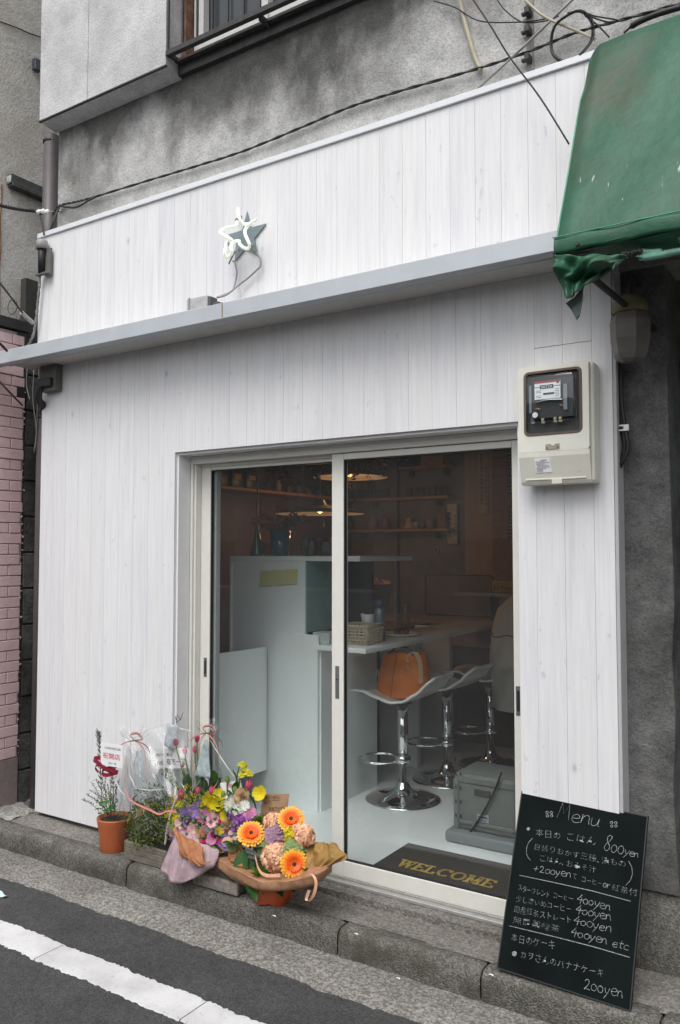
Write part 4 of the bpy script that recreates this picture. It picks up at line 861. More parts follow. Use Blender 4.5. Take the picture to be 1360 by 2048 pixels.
g = M(); ringplate(g, rrect(a.x, 1.031, b.x, a.z, .03, 3.448), rrect(a.x + .01, 1.041, b.x - .01, a.z - .01, .024, 3.448), .002); obj('edging', g, MT['groove'], pn)
a = at(984, 1160, y=3.3); b = at(1045, 1187, y=3.3); yb = thing('yellow_box', 'yellow box with handwritten French lettering above the back counter', 'box', (a.x, 3.3, a.z)); obj('carton', M().bev(a.x, 3.3, b.z, b.x, 3.4, a.z, .003, 1), simple('yellow_card', (.42, .27, .03), .6), yb)
g = M(); write(g, 'Le Petit Prince', (a.x + .02, 3.2985, b.z + .03), (b.x + .05, 3.2985, b.z + .02), (0, -1, 0), h=.05, off=-.01, jit=.08); obj('lettering', g, MT['groove'], yb)
item('stereo', 'black box shape standing under the yellow lettered box', 'stereo', M().bev(a.x, 3.25, 1.031, b.x, 3.42, b.z - .002, .01, 2), simple('black_case', (.015, .015, .017), .4))

# high cabinet, counter
cab = thing('counter_unit', 'tall white panel and lower white bar counter running back from the door', 'counter', (1.3, 1.2, FZ)); K = MT['cabinet']
g = M(); g.bev(.815, .85, FZ, 1.392, .88, 1.545, .002, 1); obj('end_panel', g, K, cab)
g = M(); g.bev(.80, .838, 1.5455, 1.79, 1.5, 1.575, .003, 1); obj('top_slab', g, K, cab)
g = M(); g.bev(.80, .838, FZ, .814, 1.5, 1.545, .001, 1); obj('side_panel', g, K, cab)
g = M(); g.bev(1.173, .832, FZ, 1.498, .8495, 1.10, .002, 1); obj('front_panel', g, K, cab)
g = M(); g.bev(1.393, .852, 1.1105, 1.400, 1.4, 1.545, .001, 1); obj('glass_case_side', g, simple('sea_green_glass_edge', (.30, .46, .44), .15, var=.05), cab)
g = M(); g.box(1.42, 1.30, 1.06, 1.60, 1.32, 1.54); obj('case_shade_sheet', g, simple('dark_case_shade', (.035, .03, .03), .4), cab)  # dark sheet stands in for the shade inside the case opening
g = M(); g.bev(1.499, .80, 1.015, 1.855, 2.94, 1.045, .004, 2); obj('bar_top', g, MT['seat'], cab)
g = M(); g.bev(1.499, .852, FZ, 1.51, 1.50, 1.014, .001, 1); g.bev(1.40, .852, FZ, 1.4985, .865, 1.014, .001, 1); obj('bar_side', g, K, cab)
g = M(); g.bev(1.28, 1.50, FZ, 1.51, 1.515, 1.014, .001, 1); obj('bar_support', g, K, cab)
o = None
for y_ in (2.05, 2.60): obj('bar_support', M().bev(1.22, y_, FZ, 1.53, y_ + .05, 1.014, .002, 1), K, cab)
obj('back_panel', M().box(1.20, 1.52, FZ, 1.215, 2.9, 1.014), MT['groove'], cab)
g = M(); g.bev(1.44, .86, 1.046, 1.56, .98, 1.115, .004, 1); item('white_tub', 'small white tub on the bar top below the glass case', 'tub', g, simple('greyish_tub', (.45, .50, .50), .4))
for px_ in (532, 557, 583):
    a = at(px_ - 12, 1141 - (px_ - 532) * .06, y=.848); b = at(px_ + 12, 1172 - (px_ - 532) * .07, y=.845)
    nt_ = M().grid(lambda u, v: Vector((a.x + (b.x - a.x) * u, .8485 - .010 * v * v, a.z + (b.z - a.z) * v)), 2, 4)
    item('sticky_note', {532: 'left yellow sticky note on the tall white panel', 557: 'middle yellow sticky note on the tall white panel', 583: 'right yellow sticky note on the tall white panel, overlapping its neighbour'}[px_], 'sticky note', nt_, MT['postit'], 'sticky notes on the white panel')
# hatch door (low swing leaf)
hd = thing('swing_gate', 'low white swing gate standing ajar left of the tall counter panel', 'gate', (1.0, .6, .2)); g = M(); c_, s_ = math.cos(R(-4)), math.sin(R(-4))
a0 = Vector((1.118, .826, 0)); d = Vector((-.02, -.50, 0)); n_ = Vector((-.02, .001, 0)); g.prism([a0 + Vector((0, 0, .25)), a0 + d + Vector((0, 0, .25)), a0 + d + Vector((0, 0, 1.008)), a0 + Vector((0, 0, 1.008))], n_); obj('leaf', g, K, hd)
a = at(431, 1318, x=1.115); b = at(431, 1356, x=1.115); obj('hinge', M().tube([(1.115, a.y, a.z), (1.115, a.y, b.z)], .009, 10), simple('pale_green_hinge', (.55, .66, .62), .4), hd)

# bar stools
def make_stool():
    t = thing('bar_stool', '', 'bar stool', (0, 0, 0), 'bar stools along the counter'); ch = MT['chrome']
    obj('base', M().lathe([(.236, 0), (.238, .006), (.228, .012), (.17, .022), (.10, .04), (.055, .065), (.036, .10), (.033, .115)], (0, 0, 0), 40), ch, t)
    obj('pole', M().lathe([(.024, .115), (.024, .27), (.033, .275), (.033, .60)], (0, 0, 0), 20), ch, t)
    obj('collar', M().lathe([(.036, .222), (.047, .232), (.05, .25), (.047, .268), (.036, .278)], (0, 0, 0), 24), ch, t)
    g = M(); P = [Vector((-.03, -.035, .235))]; 
    for k in range(13): a = R(-75 - 210 * k / 12); P.append(Vector((-.17 + .13 * math.cos(a), .13 * math.sin(a) * 1.0, .232)))
    P.append(Vector((-.03, .035, .235))); g.tube(smooth_path(P, 4), .009, 8); obj('footrest', g, ch, t)
    def sf(u, v):
        x = -.315 + .60 * u; pr = [(-.315, .655), (-.25, .672), (-.17, .678), (-.08, .655), (.02, .632), (.10, .645), (.19, .70), (.25, .765), (.285, .80)]
        for (xa, za), (xb, zb) in zip(pr, pr[1:]):
            if x <= xb + 1e-6: f_ = (x - xa) / (xb - xa); f_ = f_ * f_ * (3 - 2 * f_) * .5 + f_ * .5; z = za + (zb - za) * f_; break
        hw = .215 * (1 - .35 * abs(2 * u - 1) ** 3.2); yy = (2 * v - 1) * hw; return Vector((x, yy, z + .02 * (2 * v - 1) ** 2 * (1 - u)))
    s = obj('seat', M().grid(sf, 30, 12), MT['seat'], t); solid(s, .014, -1)
    obj('seat_plate', M().lathe([(.06, .60), (.06, .618), (.035, .622)], (0, 0, 0), 18), MT['black'], t)
    obj('lever', M().tube([(.02, -.04, .605), (.07, -.16, .60), (.08, -.20, .597)], .005, 6), MT['black'], t)
    return t
s0 = make_stool()
for i, (x, y, lab) in enumerate(((1.80, 1.34, 'nearest chrome bar stool, with the orange leather bag on its white seat'), (1.835, 1.90, 'middle chrome bar stool with an empty white seat'), (1.93, 2.43, 'farthest chrome bar stool, under the person in the pale coat'))):
    o = s0 if i == 0 else copy_tree(s0); o.location = (x, y, FZ + .0005); o.rotation_euler[2] = (0, R(-4), R(3))[i]; o['label'] = lab
# orange bag
bag = thing('leather_bag', 'orange leather bag with tan straps on the nearest bar stool', 'bag', (1.80, 1.33, .70))
def bf(u, v):
    a = 2 * math.pi * u; w_ = .168 - .030 * v + .02 * math.sin(v * 3.1); d_ = .10 - .035 * v; se = 1.5
    cx, sx = math.cos(a), math.sin(a); x = w_ * math.copysign(abs(cx) ** (2 / se / 1.6), cx); y = d_ * math.copysign(abs(sx) ** (2 / se / 1.6), sx)
    z = .698 + .262 * v + .02 * abs(cx) ** 3 * (1 - v) + .006 * math.sin(a * 3) * v
    return Vector((1.80 + x + .02 * v, 1.34 + y, z + .004 * math.sin(a * 5 + v * 9)))
obj('body', M().grid(bf, 48, 16, closed=True), MT['bag'], bag)
obj('bottom', M().add([bf(i / 48, 0) for i in range(48)], [tuple(range(48))]), MT['bag'], bag)
obj('rim', M().tube([bf(i / 48, 1) for i in range(49)], .004, 6), MT['bag'], bag)
obj('seam', M().tube([bf(.73, v / 10) + Vector((0, -.002, 0)) for v in range(11)], .0018, 5), simple('dark_seam', (.2, .06, .01), .6), bag)
obj('strap', M().grid(lambda u, v: smooth_path([(1.905, 1.225, .955), (1.93, 1.215, .985), (1.965, 1.22, .97), (1.985, 1.225, .90), (1.985, 1.23, .80)], 8)[int(u * 32)] + Vector((.028 * (v - .5), 0, .01 * v)), 32, 2), MT['strap'], bag)
for z_ in (.935, .895): obj('strap_tab', M().lathe([(.012, 0), (.012, .004)], (1.898, 1.228, z_), 12, (0, -1, 0)), MT['strap'], bag)
obj('handle', M().tube(smooth_path([(1.72, 1.30, .955), (1.78, 1.30, 1.0), (1.86, 1.31, 1.0), (1.90, 1.32, .96)], 6), .006, 6), simple('dark_handle', (.06, .04, .03), .5), bag)
obj('ring', M().tube([(1.625 + .014 * math.cos(a / 12 * 6.283), 1.31, .83 + .018 * math.sin(a / 12 * 6.283)) for a in range(13)], .003, 5), MT['chrome'], bag)

# things on the bar top
BT = 1.0455
bas = thing('wicker_basket', 'pale woven bamboo basket on the near end of the bar top', 'basket', (1.74, .96, BT))
g = M(); wv = simple('pale_bamboo', (.52, .44, .32), .6, var=.2, scale=60)
x0, x1, y0, y1 = 1.60, 1.79, .92, 1.10; NU = 30
def ring(z, e): return [(x0 - e, y0 - e, z), (x1 + e, y0 - e, z), (x1 + e, y1 + e, z), (x0 - e, y1 + e, z), (x0 - e, y0 - e, z)]
for k in range(6): g.tube(ring(BT + .012 + k * .019, .010 * k / 5), .0042, 5)
def per(t, z, e):
    P = [Vector(q) for q in ring(z, e)]; k = t * 4; j = min(int(k), 3); return P[j].lerp(P[j + 1], k - j)
for k in range(NU):
    for s_ in (1, -1): g.tube([per((k / NU + s_ * h * .03) % 1, BT + .005 + .105 * h, .010 * h) for h in (0, .5, 1)] if abs((k / NU + s_ * .03) % 1 - (k / NU) % 1) < .1 else [per(k / NU, BT + .005, 0), per(k / NU, BT + .11, .01)], .0032, 4)
obj('weave', g, wv, bas); obj('base', M().box(x0, y0, BT, x1, y1, BT + .004), wv, bas); obj('rim', M().tube(ring(BT + .115, .012), .006, 6), wv, bas)
P = at(760, 1275, y=1.22); tb = thing('tumbler', 'tall steel blue vacuum tumbler on the bar top behind the basket', 'tumbler', (P.x, 1.22, BT)); obj('body', M().lathe([(.036, 0), (.038, .01), (.038, .20), (.036, .205)], (P.x, 1.22, BT), 22), simple('brushed_blue_steel', (.16, .18, .21), .35, metal=.5), tb); obj('lid', M().lathe([(.037, .206), (.039, .21), (.039, .25), (.03, .258)], (P.x, 1.22, BT), 22), simple('dark_blue_lid', (.02, .04, .10), .4), tb)
P = at(737, 1245, y=1.28); item('white_cup', 'white cup standing between the basket and the blue tumbler', 'cup', M().lathe([(.03, 0), (.045, .12), (.052, .16), (.05, .16), (.028, .008)], (P.x, 1.28, BT), 20), MT['seat'])
P = at(802, 1268, y=1.56); tr = thing('serving_tray', 'small white dish with wrapped sweets on the bar top', 'tray', (P.x, 1.56, BT)); obj('dish', M().lathe([(.09, 0), (.125, .012), (.13, .02), (.12, .018), (.085, .006)], (P.x, 1.56, BT), 26), MT['seat'], tr)
g = M(); rr = random.Random(3)
for k in range(7): g.lathe([(.004, 0), (.018, .012), (.016, .03), (.004, .04)], (P.x + rr.uniform(-.06, .06), 1.56 + rr.uniform(-.05, .05), BT + .01), 8, (rr.uniform(-1, 1), rr.uniform(-1, 1), .6))
obj('wrapped_sweets', g, m_glass('amber_wrap', 3, (.75, .5, .35), .1), tr)
P = at(815, 1235, y=2.1); jr = thing('glass_jar', 'clear jar with amber glints behind the dish on the bar top', 'jar', (P.x, 2.1, BT)); obj('glass', M().lathe([(.05, 0), (.052, .14), (.035, .17), (.035, .19)], (P.x - .02, 2.1, BT), 18), MT['clear'], jr); obj('contents', M().lathe([(.03, .005), (.04, .06), (.02, .1)], (P.x - .02, 2.1, BT), 12), simple('amber_sweets', (.45, .22, .08), .3), jr)
P = at(750, 1165, y=2.0)
rb = thing('red_basket', 'dark red basket of linen behind the bar top, left of the wall pipe', 'basket', (P.x, 2.0, BT)); obj('basket_body', M().lathe([(.10, 0), (.13, .16), (.13, .165), (.09, .01)], (P.x, 2.0, 1.20), 20), simple('dark_red_wicker', (.16, .05, .04), .7, var=.3, scale=60), rb)
obj('linen', M().grid(lambda u, v: Vector((P.x + .12 * (v) * math.cos(u * 6.283), 2.0 + .12 * v * math.sin(u * 6.283), 1.40 - .03 * v + .012 * math.sin(u * 20 + v * 6))), 30, 6, closed=False), simple('pinkish_linen', (.4, .22, .18), .8), rb); obj('stand', M().lathe([(.07, 0), (.05, .02), (.04, .15)], (P.x, 2.0, BT), 14), MT['groove'], rb)
g = M(); a = at(785, 1120, y=1.9); b = at(792, 1210, y=1.9); g.bev(a.x - .09, 1.9, b.z, a.x + .02, 1.91, a.z, .003, 1); item('menu_card', 'pale framed card standing behind the tumbler', 'card', M().tube([(a.x - .09, 1.9, a.z), (a.x + .02, 1.9, a.z), (a.x + .02, 1.9, 1.06), (a.x - .02, 1.9, 1.05)], .006, 6), simple('pale_frame', (.45, .42, .38), .5))
# things on the tall cabinet
TS = 1.5755
P = at(514, 1110, y=1.0); bt = thing('glass_bottle', 'dark teal cone shaped bottle on the tall counter', 'bottle', (P.x, 1.0, TS)); obj('body', M().lathe([(.045, 0), (.042, .02), (.02, .13), (.008, .22), (.008, .24)], (P.x, 1.0, TS), 20), simple('teal_glass', (.01, .07, .09), .1, spec=.8), bt)
P = at(560, 1110, y=1.05); va = thing('blue_vase', 'bright blue glass vase with greenery on the tall counter', 'vase', (P.x, 1.05, TS)); obj('vase_body', M().lathe([(.05, 0), (.06, .04), (.07, .17), (.066, .17), (.045, .01)], (P.x, 1.05, TS), 20), simple('cobalt_glass', (.01, .13, .22), .1, spec=.8), va)
item('orange_carton', 'orange carton behind the teal bottle on the tall counter', 'carton', M().bev(at(522, 1100, y=1.2).x, 1.2, TS, at(545, 1100, y=1.2).x, 1.26, TS + .09, .003, 1), simple('orange_card', (.45, .13, .03), .6))
def sprig(m, P, n, L, sp, rr, lw=.014, up=.5):
    P = Vector(P)
    for k in range(n):
        d = Vector((rr.uniform(-1, 1), rr.uniform(-1, 1), rr.uniform(up - .6, up + .8))).normalized(); pt = [P + d * L * t + Vector((0, 0, -.25 * L * t * t)) for t in (0, .35, .7, 1)]
        m.tube(pt, .0016, 4)
        for j in range(6):
            c = pt[0].lerp(pt[3], .3 + .12 * j); l = Vector((rr.uniform(-1, 1), rr.uniform(-1, 1), rr.uniform(-.4, .8))).normalized() * lw * 2; s_ = l.cross(d).normalized() * lw * .5
            m.add([c, c + l * .5 + s_, c + l, c + l * .5 - s_], [(0, 1, 2, 3)])
leafdark = petal('dark_leaf', (.035, .075, .025), trans=.3)
rr = random.Random(8); g = M(); sprig(g, (va.location.x, 1.05, TS + .16), 22, .24, .1, rr, .022, .7); obj('greenery', g, leafdark, va)
for k, (a_, b_) in enumerate(((543, 577), (582, 628), (632, 668))):
    A = at(a_, 1100, y=.95).x; B = at(b_, 1100, y=.95).x; g = M(); t_ = .012; g.add([(A, .93, TS + .06), (B, .93, TS + .06), (B, 1.10, TS + .06), (A, 1.10, TS + .06), (A + t_, .94, TS), (B - t_, .94, TS), (B - t_, 1.09, TS), (A + t_, 1.09, TS)], [(0, 1, 5, 4), (1, 2, 6, 5), (2, 3, 7, 6), (3, 0, 4, 7), (4, 5, 6, 7)])
    item('clear_tray', ('clear plastic tray in front of the blue vase', 'middle clear plastic tray on the tall counter', 'clear plastic tray at the right end of the tall counter')[k], 'tray', g, MT['clear'])
# hanging plants and pendant lamps
for k, (px_, py_, y_, lab) in enumerate(((590, 905, 1.5, 'trailing green plant hanging near the top of the left door pane'), (715, 915, 1.9, 'reddish flowering plant hanging behind the middle door stile'))):
    P = at(px_, py_, y=y_); pl = thing('hanging_plant', lab, 'plant', P); rr = random.Random(20 + k); g = M(); sprig(g, P, 46, .26, .1, rr, .026, -.2); obj('leaves', g, leafdark if k == 0 else petal('reddish_leaf', (.14, .05, .03)), pl)
    obj('pot', M().lathe([(.05, 0), (.08, .1), (.075, .1)], P + Vector((0, 0, -.02)), 16), MT['groove'], pl); obj('cord', M().tube([P + Vector((0, 0, .05)), (P.x, P.y, 2.719)], .003, 5), MT['groove'], pl)
pend = []
for k, (px_, py_, y_, r_, lab) in enumerate(((640, 1028, 1.9, .34, 'wide white disc pendant lamp glowing warm above the tall counter'), (700, 955, 2.3, .30, 'upper pale pendant lamp partly behind the middle door stile'))):
    P = at(px_, py_, y=y_); pl = thing('pendant_lamp', lab, 'lamp', P); obj('shade', M().lathe([(r_, 0), (r_ * .98, .018), (r_ * .4, .045), (.05, .07), (.03, .11)], P, 36, cap=False), simple('white_enamel_shade', (.35, .33, .31), .4), pl)
    obj('cord', M().tube([P + Vector((0, 0, .11)), (P.x, P.y, 2.719)], .004, 6), MT['darkmetal'], pl)
    obj('bulb', M().lathe([(.012, .075), (.026, .05), (.028, .03), (.018, .012), (.002, .004)], P, 16), m_emit('warm_bulb', (1, .55, .22), .9), pl)
    L = bpy.data.lights.new('bulb_light', 'POINT'); L.energy = 2.0; L.color = (1, .52, .22); L.shadow_soft_size = .04; lo = bpy.data.objects.new('bulb_light', L); sc.collection.objects.link(lo); lo.parent = pl; lo.location = (0, 0, -.07)
g = M(); g.tube([at(516, 935, y=1.2), at(514, 1060, y=1.2)], .006, 6); tag(obj('pole_reflection_rod', g, MT['steel']), 'thin pale rod in place of a street pole reflected in the door glass', 'rod')  # rod modelled for the pole streak reflected in the left pane
g = M(); a = at(665, 1050, y=1.6)
# grey crate, mat, person
cr = thing('storage_crate', 'grey folding plastic crate standing on its lid inside the right door leaf', 'crate', (2.6, .9, FZ)); G_ = MT['crate']
zb, ztop = .115, at(905, 1545, y=.85).z
X0c, X1c = 2.375, 2.885
g = M(); g.bev(X0c, .86, zb, X1c, 1.16, ztop, .012, 2); bd = obj('body', g, G_, cr)
g = M(); g.bev(X0c + .04, .852, ztop - .045, X1c, .8595, ztop - .012, .003, 1); g.bev(X0c, .852, zb, X0c + .03, .8595, ztop - .03, .003, 1); g.bev(X1c - .05, .852, zb, X1c, .8595, ztop - .05, .003, 1); obj('rib', g, G_, cr)
obj('rib', M().bev(X0c + .032, .853, zb + .03, X1c - .052, .8595, zb + .05, .003, 1), G_, cr)
obj('lid', M().bev(X0c - .03, .80, FZ + .001, X1c + .03, 1.2, zb - .001, .018, 3), simple('grey_crate_lid', (.20, .215, .22), .45, var=.06), cr)
a = at(948, 1578, y=.85); b = at(980, 1595, y=.85); obj('handle_slot', M().bev(a.x, .849, b.z, b.x, .8585, a.z, .002, 1), simple('dark_slot', (.06, .055, .05), .6), cr)
a = at(953, 1628, y=.85); b = at(976, 1648, y=.85); lb = obj('label_sticker', M().box(a.x, .8575, b.z, b.x, .8592, a.z), simple('grey_white_sticker', (.36, .37, .40), .6), cr); g = M(); g.box(a.x + .006, .8565, a.z - .02, b.x - .006, .857, a.z - .01)
for k in range(3): g.box(a.x + .008, .8565, a.z - .034 - k * .012, a.x + .05, .857, a.z - .03 - k * .012)
obj('print', g, simple('violet_print', (.10, .09, .15), .6), lb)
g = M()
for side in (X0c + .012, X0c + .02 + .02, X1c - .02):
    for k in range(5): g.box(side, .8495, zb + .06 + k * .075, side + .008, .8515, zb + .078 + k * .075)
obj('slot', g, MT['groove'], cr)
P = [at(1003, 1545, y=.84), at(985, 1590, y=.84), at(960, 1635, y=.845), at(935, 1672, y=.845)]
tag(obj('power_cord', M().tube(smooth_path(P, 5), .006, 6), MT['black']), 'black cord slanting down across the face of the grey crate', 'cord')
mz = FZ + .001; c1, c2, c3, c4 = at(815, 1690, z=FZ), at(758, 1728, z=FZ), at(1027, 1735, z=FZ), at(1020, 1783, z=FZ)
ma = thing('door_mat', 'dark brown door mat reading WELCOME in gold just inside the door', 'mat', (2.6, .45, mz)); obj('mat_pile', M().bev(2.205, .225, mz, 2.90, .652, mz + .012, .004, 1), MT['mat'], ma)
# slab-serif letters, built stroke by stroke
LT = {'W': ([((0, 1), (.22, 0)), ((.22, 0), (.45, .9)), ((.45, .9), (.68, 0)), ((.68, 0), (.9, 1))], [(0, 1), (.45, .95), (.9, 1)], .95),
 'E': ([((.08, 0), (.08, 1)), ((.08, 0), (.6, 0)), ((.08, 1), (.56, 1)), ((.08, .52), (.42, .52)), ((.6, 0), (.62, .2)), ((.56, 1), (.58, .82))], [(.08, 0), (.08, 1)], .66),
 'L': ([((.08, 0), (.08, 1)), ((.08, 0), (.55, 0)), ((.55, 0), (.58, .22))], [(.08, 0), (.08, 1)], .62),
 'C': ([(( .42 + .38 * math.cos(R(a)), .5 + .5 * math.sin(R(a))), (.42 + .38 * math.cos(R(a + 30)), .5 + .5 * math.sin(R(a + 30)))) for a in range(45, 315, 30)] + [((.72, .78), (.74, .98))], [], .78),
 'O': ([(( .44 + .4 * math.cos(R(a)), .5 + .5 * math.sin(R(a))), (.44 + .4 * math.cos(R(a + 30)), .5 + .5 * math.sin(R(a + 30)))) for a in range(0, 360, 30)], [], .9),
 'M': ([((.1, 0), (.1, 1)), ((.1, 1), (.45, .1)), ((.45, .1), (.8, 1)), ((.8, 1), (.8, 0))], [(.1, 0), (.8, 0), (.1, 1), (.8, 1)], .95)}
g = M(); ht = .082; wtot = sum(LT[c][2] for c in 'WELCOME') + .18 * 6; x0 = 2.315; sx = .49 / wtot; cx = 0; y0 = .335
for ch in 'WELCOME':
    st_, se_, wd = LT[ch]
    for (ax, ay), (bx_, by) in st_:
        A = Vector((x0 + (cx + ax) * sx, y0 + ay * ht, mz + .0135)); B = Vector((x0 + (cx + bx_) * sx, y0 + by * ht, mz + .0135)); d = (B - A).normalized(); vert = abs(d.y); th = .0032 + .0042 * vert
        if ch == 'W' and (ax, ay) in ((.22, 0), (.68, 0)): th = .0034
        pn = Vector((-d.y, d.x, 0)) * th; A -= d * .003; B += d * .003; g.prism([A - pn, B - pn, B + pn, A + pn], (0, 0, .003))
    for (ax, ay) in se_: A = Vector((x0 + (cx + ax) * sx, y0 + ay * ht, mz + .0137)); g.box(A.x - .017, A.y - .004, A.z, A.x + .017, A.y + .004, A.z + .003)
    cx += wd + .18
obj('welcome_lettering', g, MT['gold'], ma)
# person in the pale coat, sitting on the far stool with the back to the street
per_ = thing('person', 'person in a pale grey coat seated on the far bar stool, back to the street', 'person', (2.2, 2.42, FZ))
bx0, by0 = 2.26, 2.40
RF = lambda p: Vector((p[1], -p[0], p[2]))
J = [(0, 0, .80), (0, 0, 1.0), (-.02, 0, 1.2), (-.03, 0, 1.30), (-.06, 0, 1.40), (-.09, 0, 1.52), (-.08, 0, 1.6),   # 0-6 pelvis..crown
     (-.02, -.19, 1.25), (-.12, -.25, 1.06), (-.34, -.20, 1.08), (-.02, .19, 1.25), (-.12, .25, 1.06), (-.34, .20, 1.08),
     (-.05, -.10, .78), (-.42, -.12, .76), (-.40, -.12, .36), (-.50, -.12, .29), (-.05, .10, .78), (-.42, .12, .76), (-.40, .12, .36), (-.50, .12, .29)]
Ed = [(0, 1), (1, 2), (2, 3), (3, 4), (4, 5), (5, 6), (2, 7), (7, 8), (8, 9), (2, 10), (10, 11), (11, 12), (0, 13), (13, 14), (14, 15), (15, 16), (0, 17), (17, 18), (18, 19), (19, 20)]
Rd = [.15, .14, .15, .06, .055, .09, .06, .07, .052, .035, .07, .052, .035, .09, .065, .045, .035, .09, .065, .045, .035]
me = bpy.data.meshes.new('body'); me.from_pydata([RF(p) + Vector((bx0, by0, 0)) - Vector((2.2, 2.42, FZ)) for p in J], Ed, []); bo = bpy.data.objects.new('body', me); sc.collection.objects.link(bo); bo.parent = per_
md = bo.modifiers.new('skin', 'SKIN'); md.use_smooth_shade = True
for i, r_ in enumerate(Rd): me.skin_vertices[0].data[i].radius = (r_, r_)
me.skin_vertices[0].data[0].use_root = True
sb = bo.modifiers.new('sub', 'SUBSURF'); sb.levels = 2; sb.render_levels = 2; me.materials.append(simple('dark_trousers_and_skin', (.10, .075, .065), .7))
coatm = simple('pale_grey_coat', (.50, .47, .42), .85, var=.06, scale=10, bumpd=.004)
def cf(u, v):
    a = 2 * math.pi * u; rows_ = [(.50, .24, .28, .015), (.62, .25, .29, 0), (.74, .25, .30, -.005), (.86, .235, .30, -.01), (.98, .22, .295, -.01), (1.10, .19, .275, -.02), (1.19, .175, .25, -.02), (1.26, .14, .19, -.03), (1.32, .085, .11, -.05), (1.36, .07, .075, -.06)]
    k = v * (len(rows_) - 1); j = min(int(k), len(rows_) - 2); f_ = k - j; z, rx, ry, ox = [p * (1 - f_) + q * f_ for p, q in zip(rows_[j], rows_[j + 1])]
    fold = .010 * math.sin(a * 6 + z * 9) * max(0, 1.1 - z) * 1.6 + .005 * math.sin(a * 11 - z * 20)
    return Vector((bx0, by0, 0)) + RF((ox + (rx + fold) * math.cos(a), (ry + fold) * math.sin(a), z))
c_ = obj('coat', M().grid(cf, 56, 36, closed=True), coatm, per_)
for s_ in (-1, 1):
    obj('sleeve', M().tube(smooth_path([Vector((bx0, by0, 0)) + RF((p[0], s_ * abs(p[1]), p[2])) for p in ((-.02, .12, 1.20), (-.06, .21, 1.12), (-.12, .235, 1.03), (-.22, .225, 1.05), (-.31, .20, 1.08))], 6), [.05, .06, .07, .075, .08, .08, .08] + [.075] * 8 + [.065] * 10, 14), coatm, per_)
obj('coat_seam', M().tube([cf(u / 40 * .5 - .25, .47 + .01 * math.sin(u * .5)) + Vector((0, -.004, 0)) for u in range(41)], .004, 5), simple('dark_coat_seam', (.16, .10, .08), .8), c_)
obj('hair', M().lathe([(.02, -.14), (.085, -.11), (.105, -.03), (.10, .05), (.06, .10), (.01, .115)], (bx0, by0 + .07, 1.52), 20), simple('black_hair', (.015, .012, .01), .5, var=.4, scale=60), per_)
for s_ in (-1, 1):
    hd_ = M(); w0 = Vector((0, 0, 0)); hd_.grid(lambda u, v: w0 + Vector((-.09 * v, s_ * 0 + .036 * math.cos(u * 6.283) * (1 - .3 * abs(v - .5)), .016 * math.sin(u * 6.283))), 12, 6, closed=True)
    for k in range(4): hd_.tube(smooth_path([w0 + Vector((-.08, -.027 + .018 * k, 0)), w0 + Vector((-.12, -.03 + .02 * k, .004)), w0 + Vector((-.145 - .008 * (k in (1, 2)), -.03 + .02 * k, -.012))], 3), .008, 7)
    hd_.tube(smooth_path([w0 + Vector((-.02, -s_ * .03, 0)), w0 + Vector((-.05, -s_ * .055, -.003)), w0 + Vector((-.08, -s_ * .058, -.01))], 3), .009, 7); hd_.v = [Vector((bx0, by0, 0)) + RF(v + Vector((-.34, s_ * .20, 1.08))) for v in hd_.v]; obj('hand', hd_, simple('skin', (.50, .32, .24), .5), per_)

# ================================================================== CHALKBOARD
BL = Vector((3.070, -.246, .018)); U = Vector((.4925, .002, -.016)); Lb = U.length; U.normalize()
V = Vector((.036, .229, .612)); V = (V - U * V.dot(U)); Hb = V.length; V.normalize(); NB = U.cross(V).normalized()
if NB.y > 0: NB = -NB
cbd = thing('chalkboard_menu', 'black chalkboard menu leaning against the wall at the lower right', 'chalkboard', BL)
BR_ = BL + U * Lb; TR_ = BR_ + V * Hb; TL_ = BL + V * Hb
g = M(); g.prism([BL, BR_, TR_, TL_], -NB * .016); obj('board', g, MT['board'], cbd)
g = M()
for a, b, i_ in ((BL, BR_, V), (BR_, TR_, -U), (TR_, TL_, -V), (TL_, BL, U)): g.prism([a, b, b + i_ * .004, a + i_ * .004], NB * .0012)
obj('edge_band', g, simple('dark_edge_band', (.025, .028, .028), .45), cbd)
PB = BL + NB * .0022
def cb_(x, y): return onp(980 + x / 4, 1580 + y / 4, PB, NB)
rc = random.Random(11)
WR = lambda g, t, a, b, h=.03, off=-.027, jit=.13: write(g, t, cb_(*a), cb_(*b), NB, h=h, off=off, jit=jit, rnd=rc)
g = M()
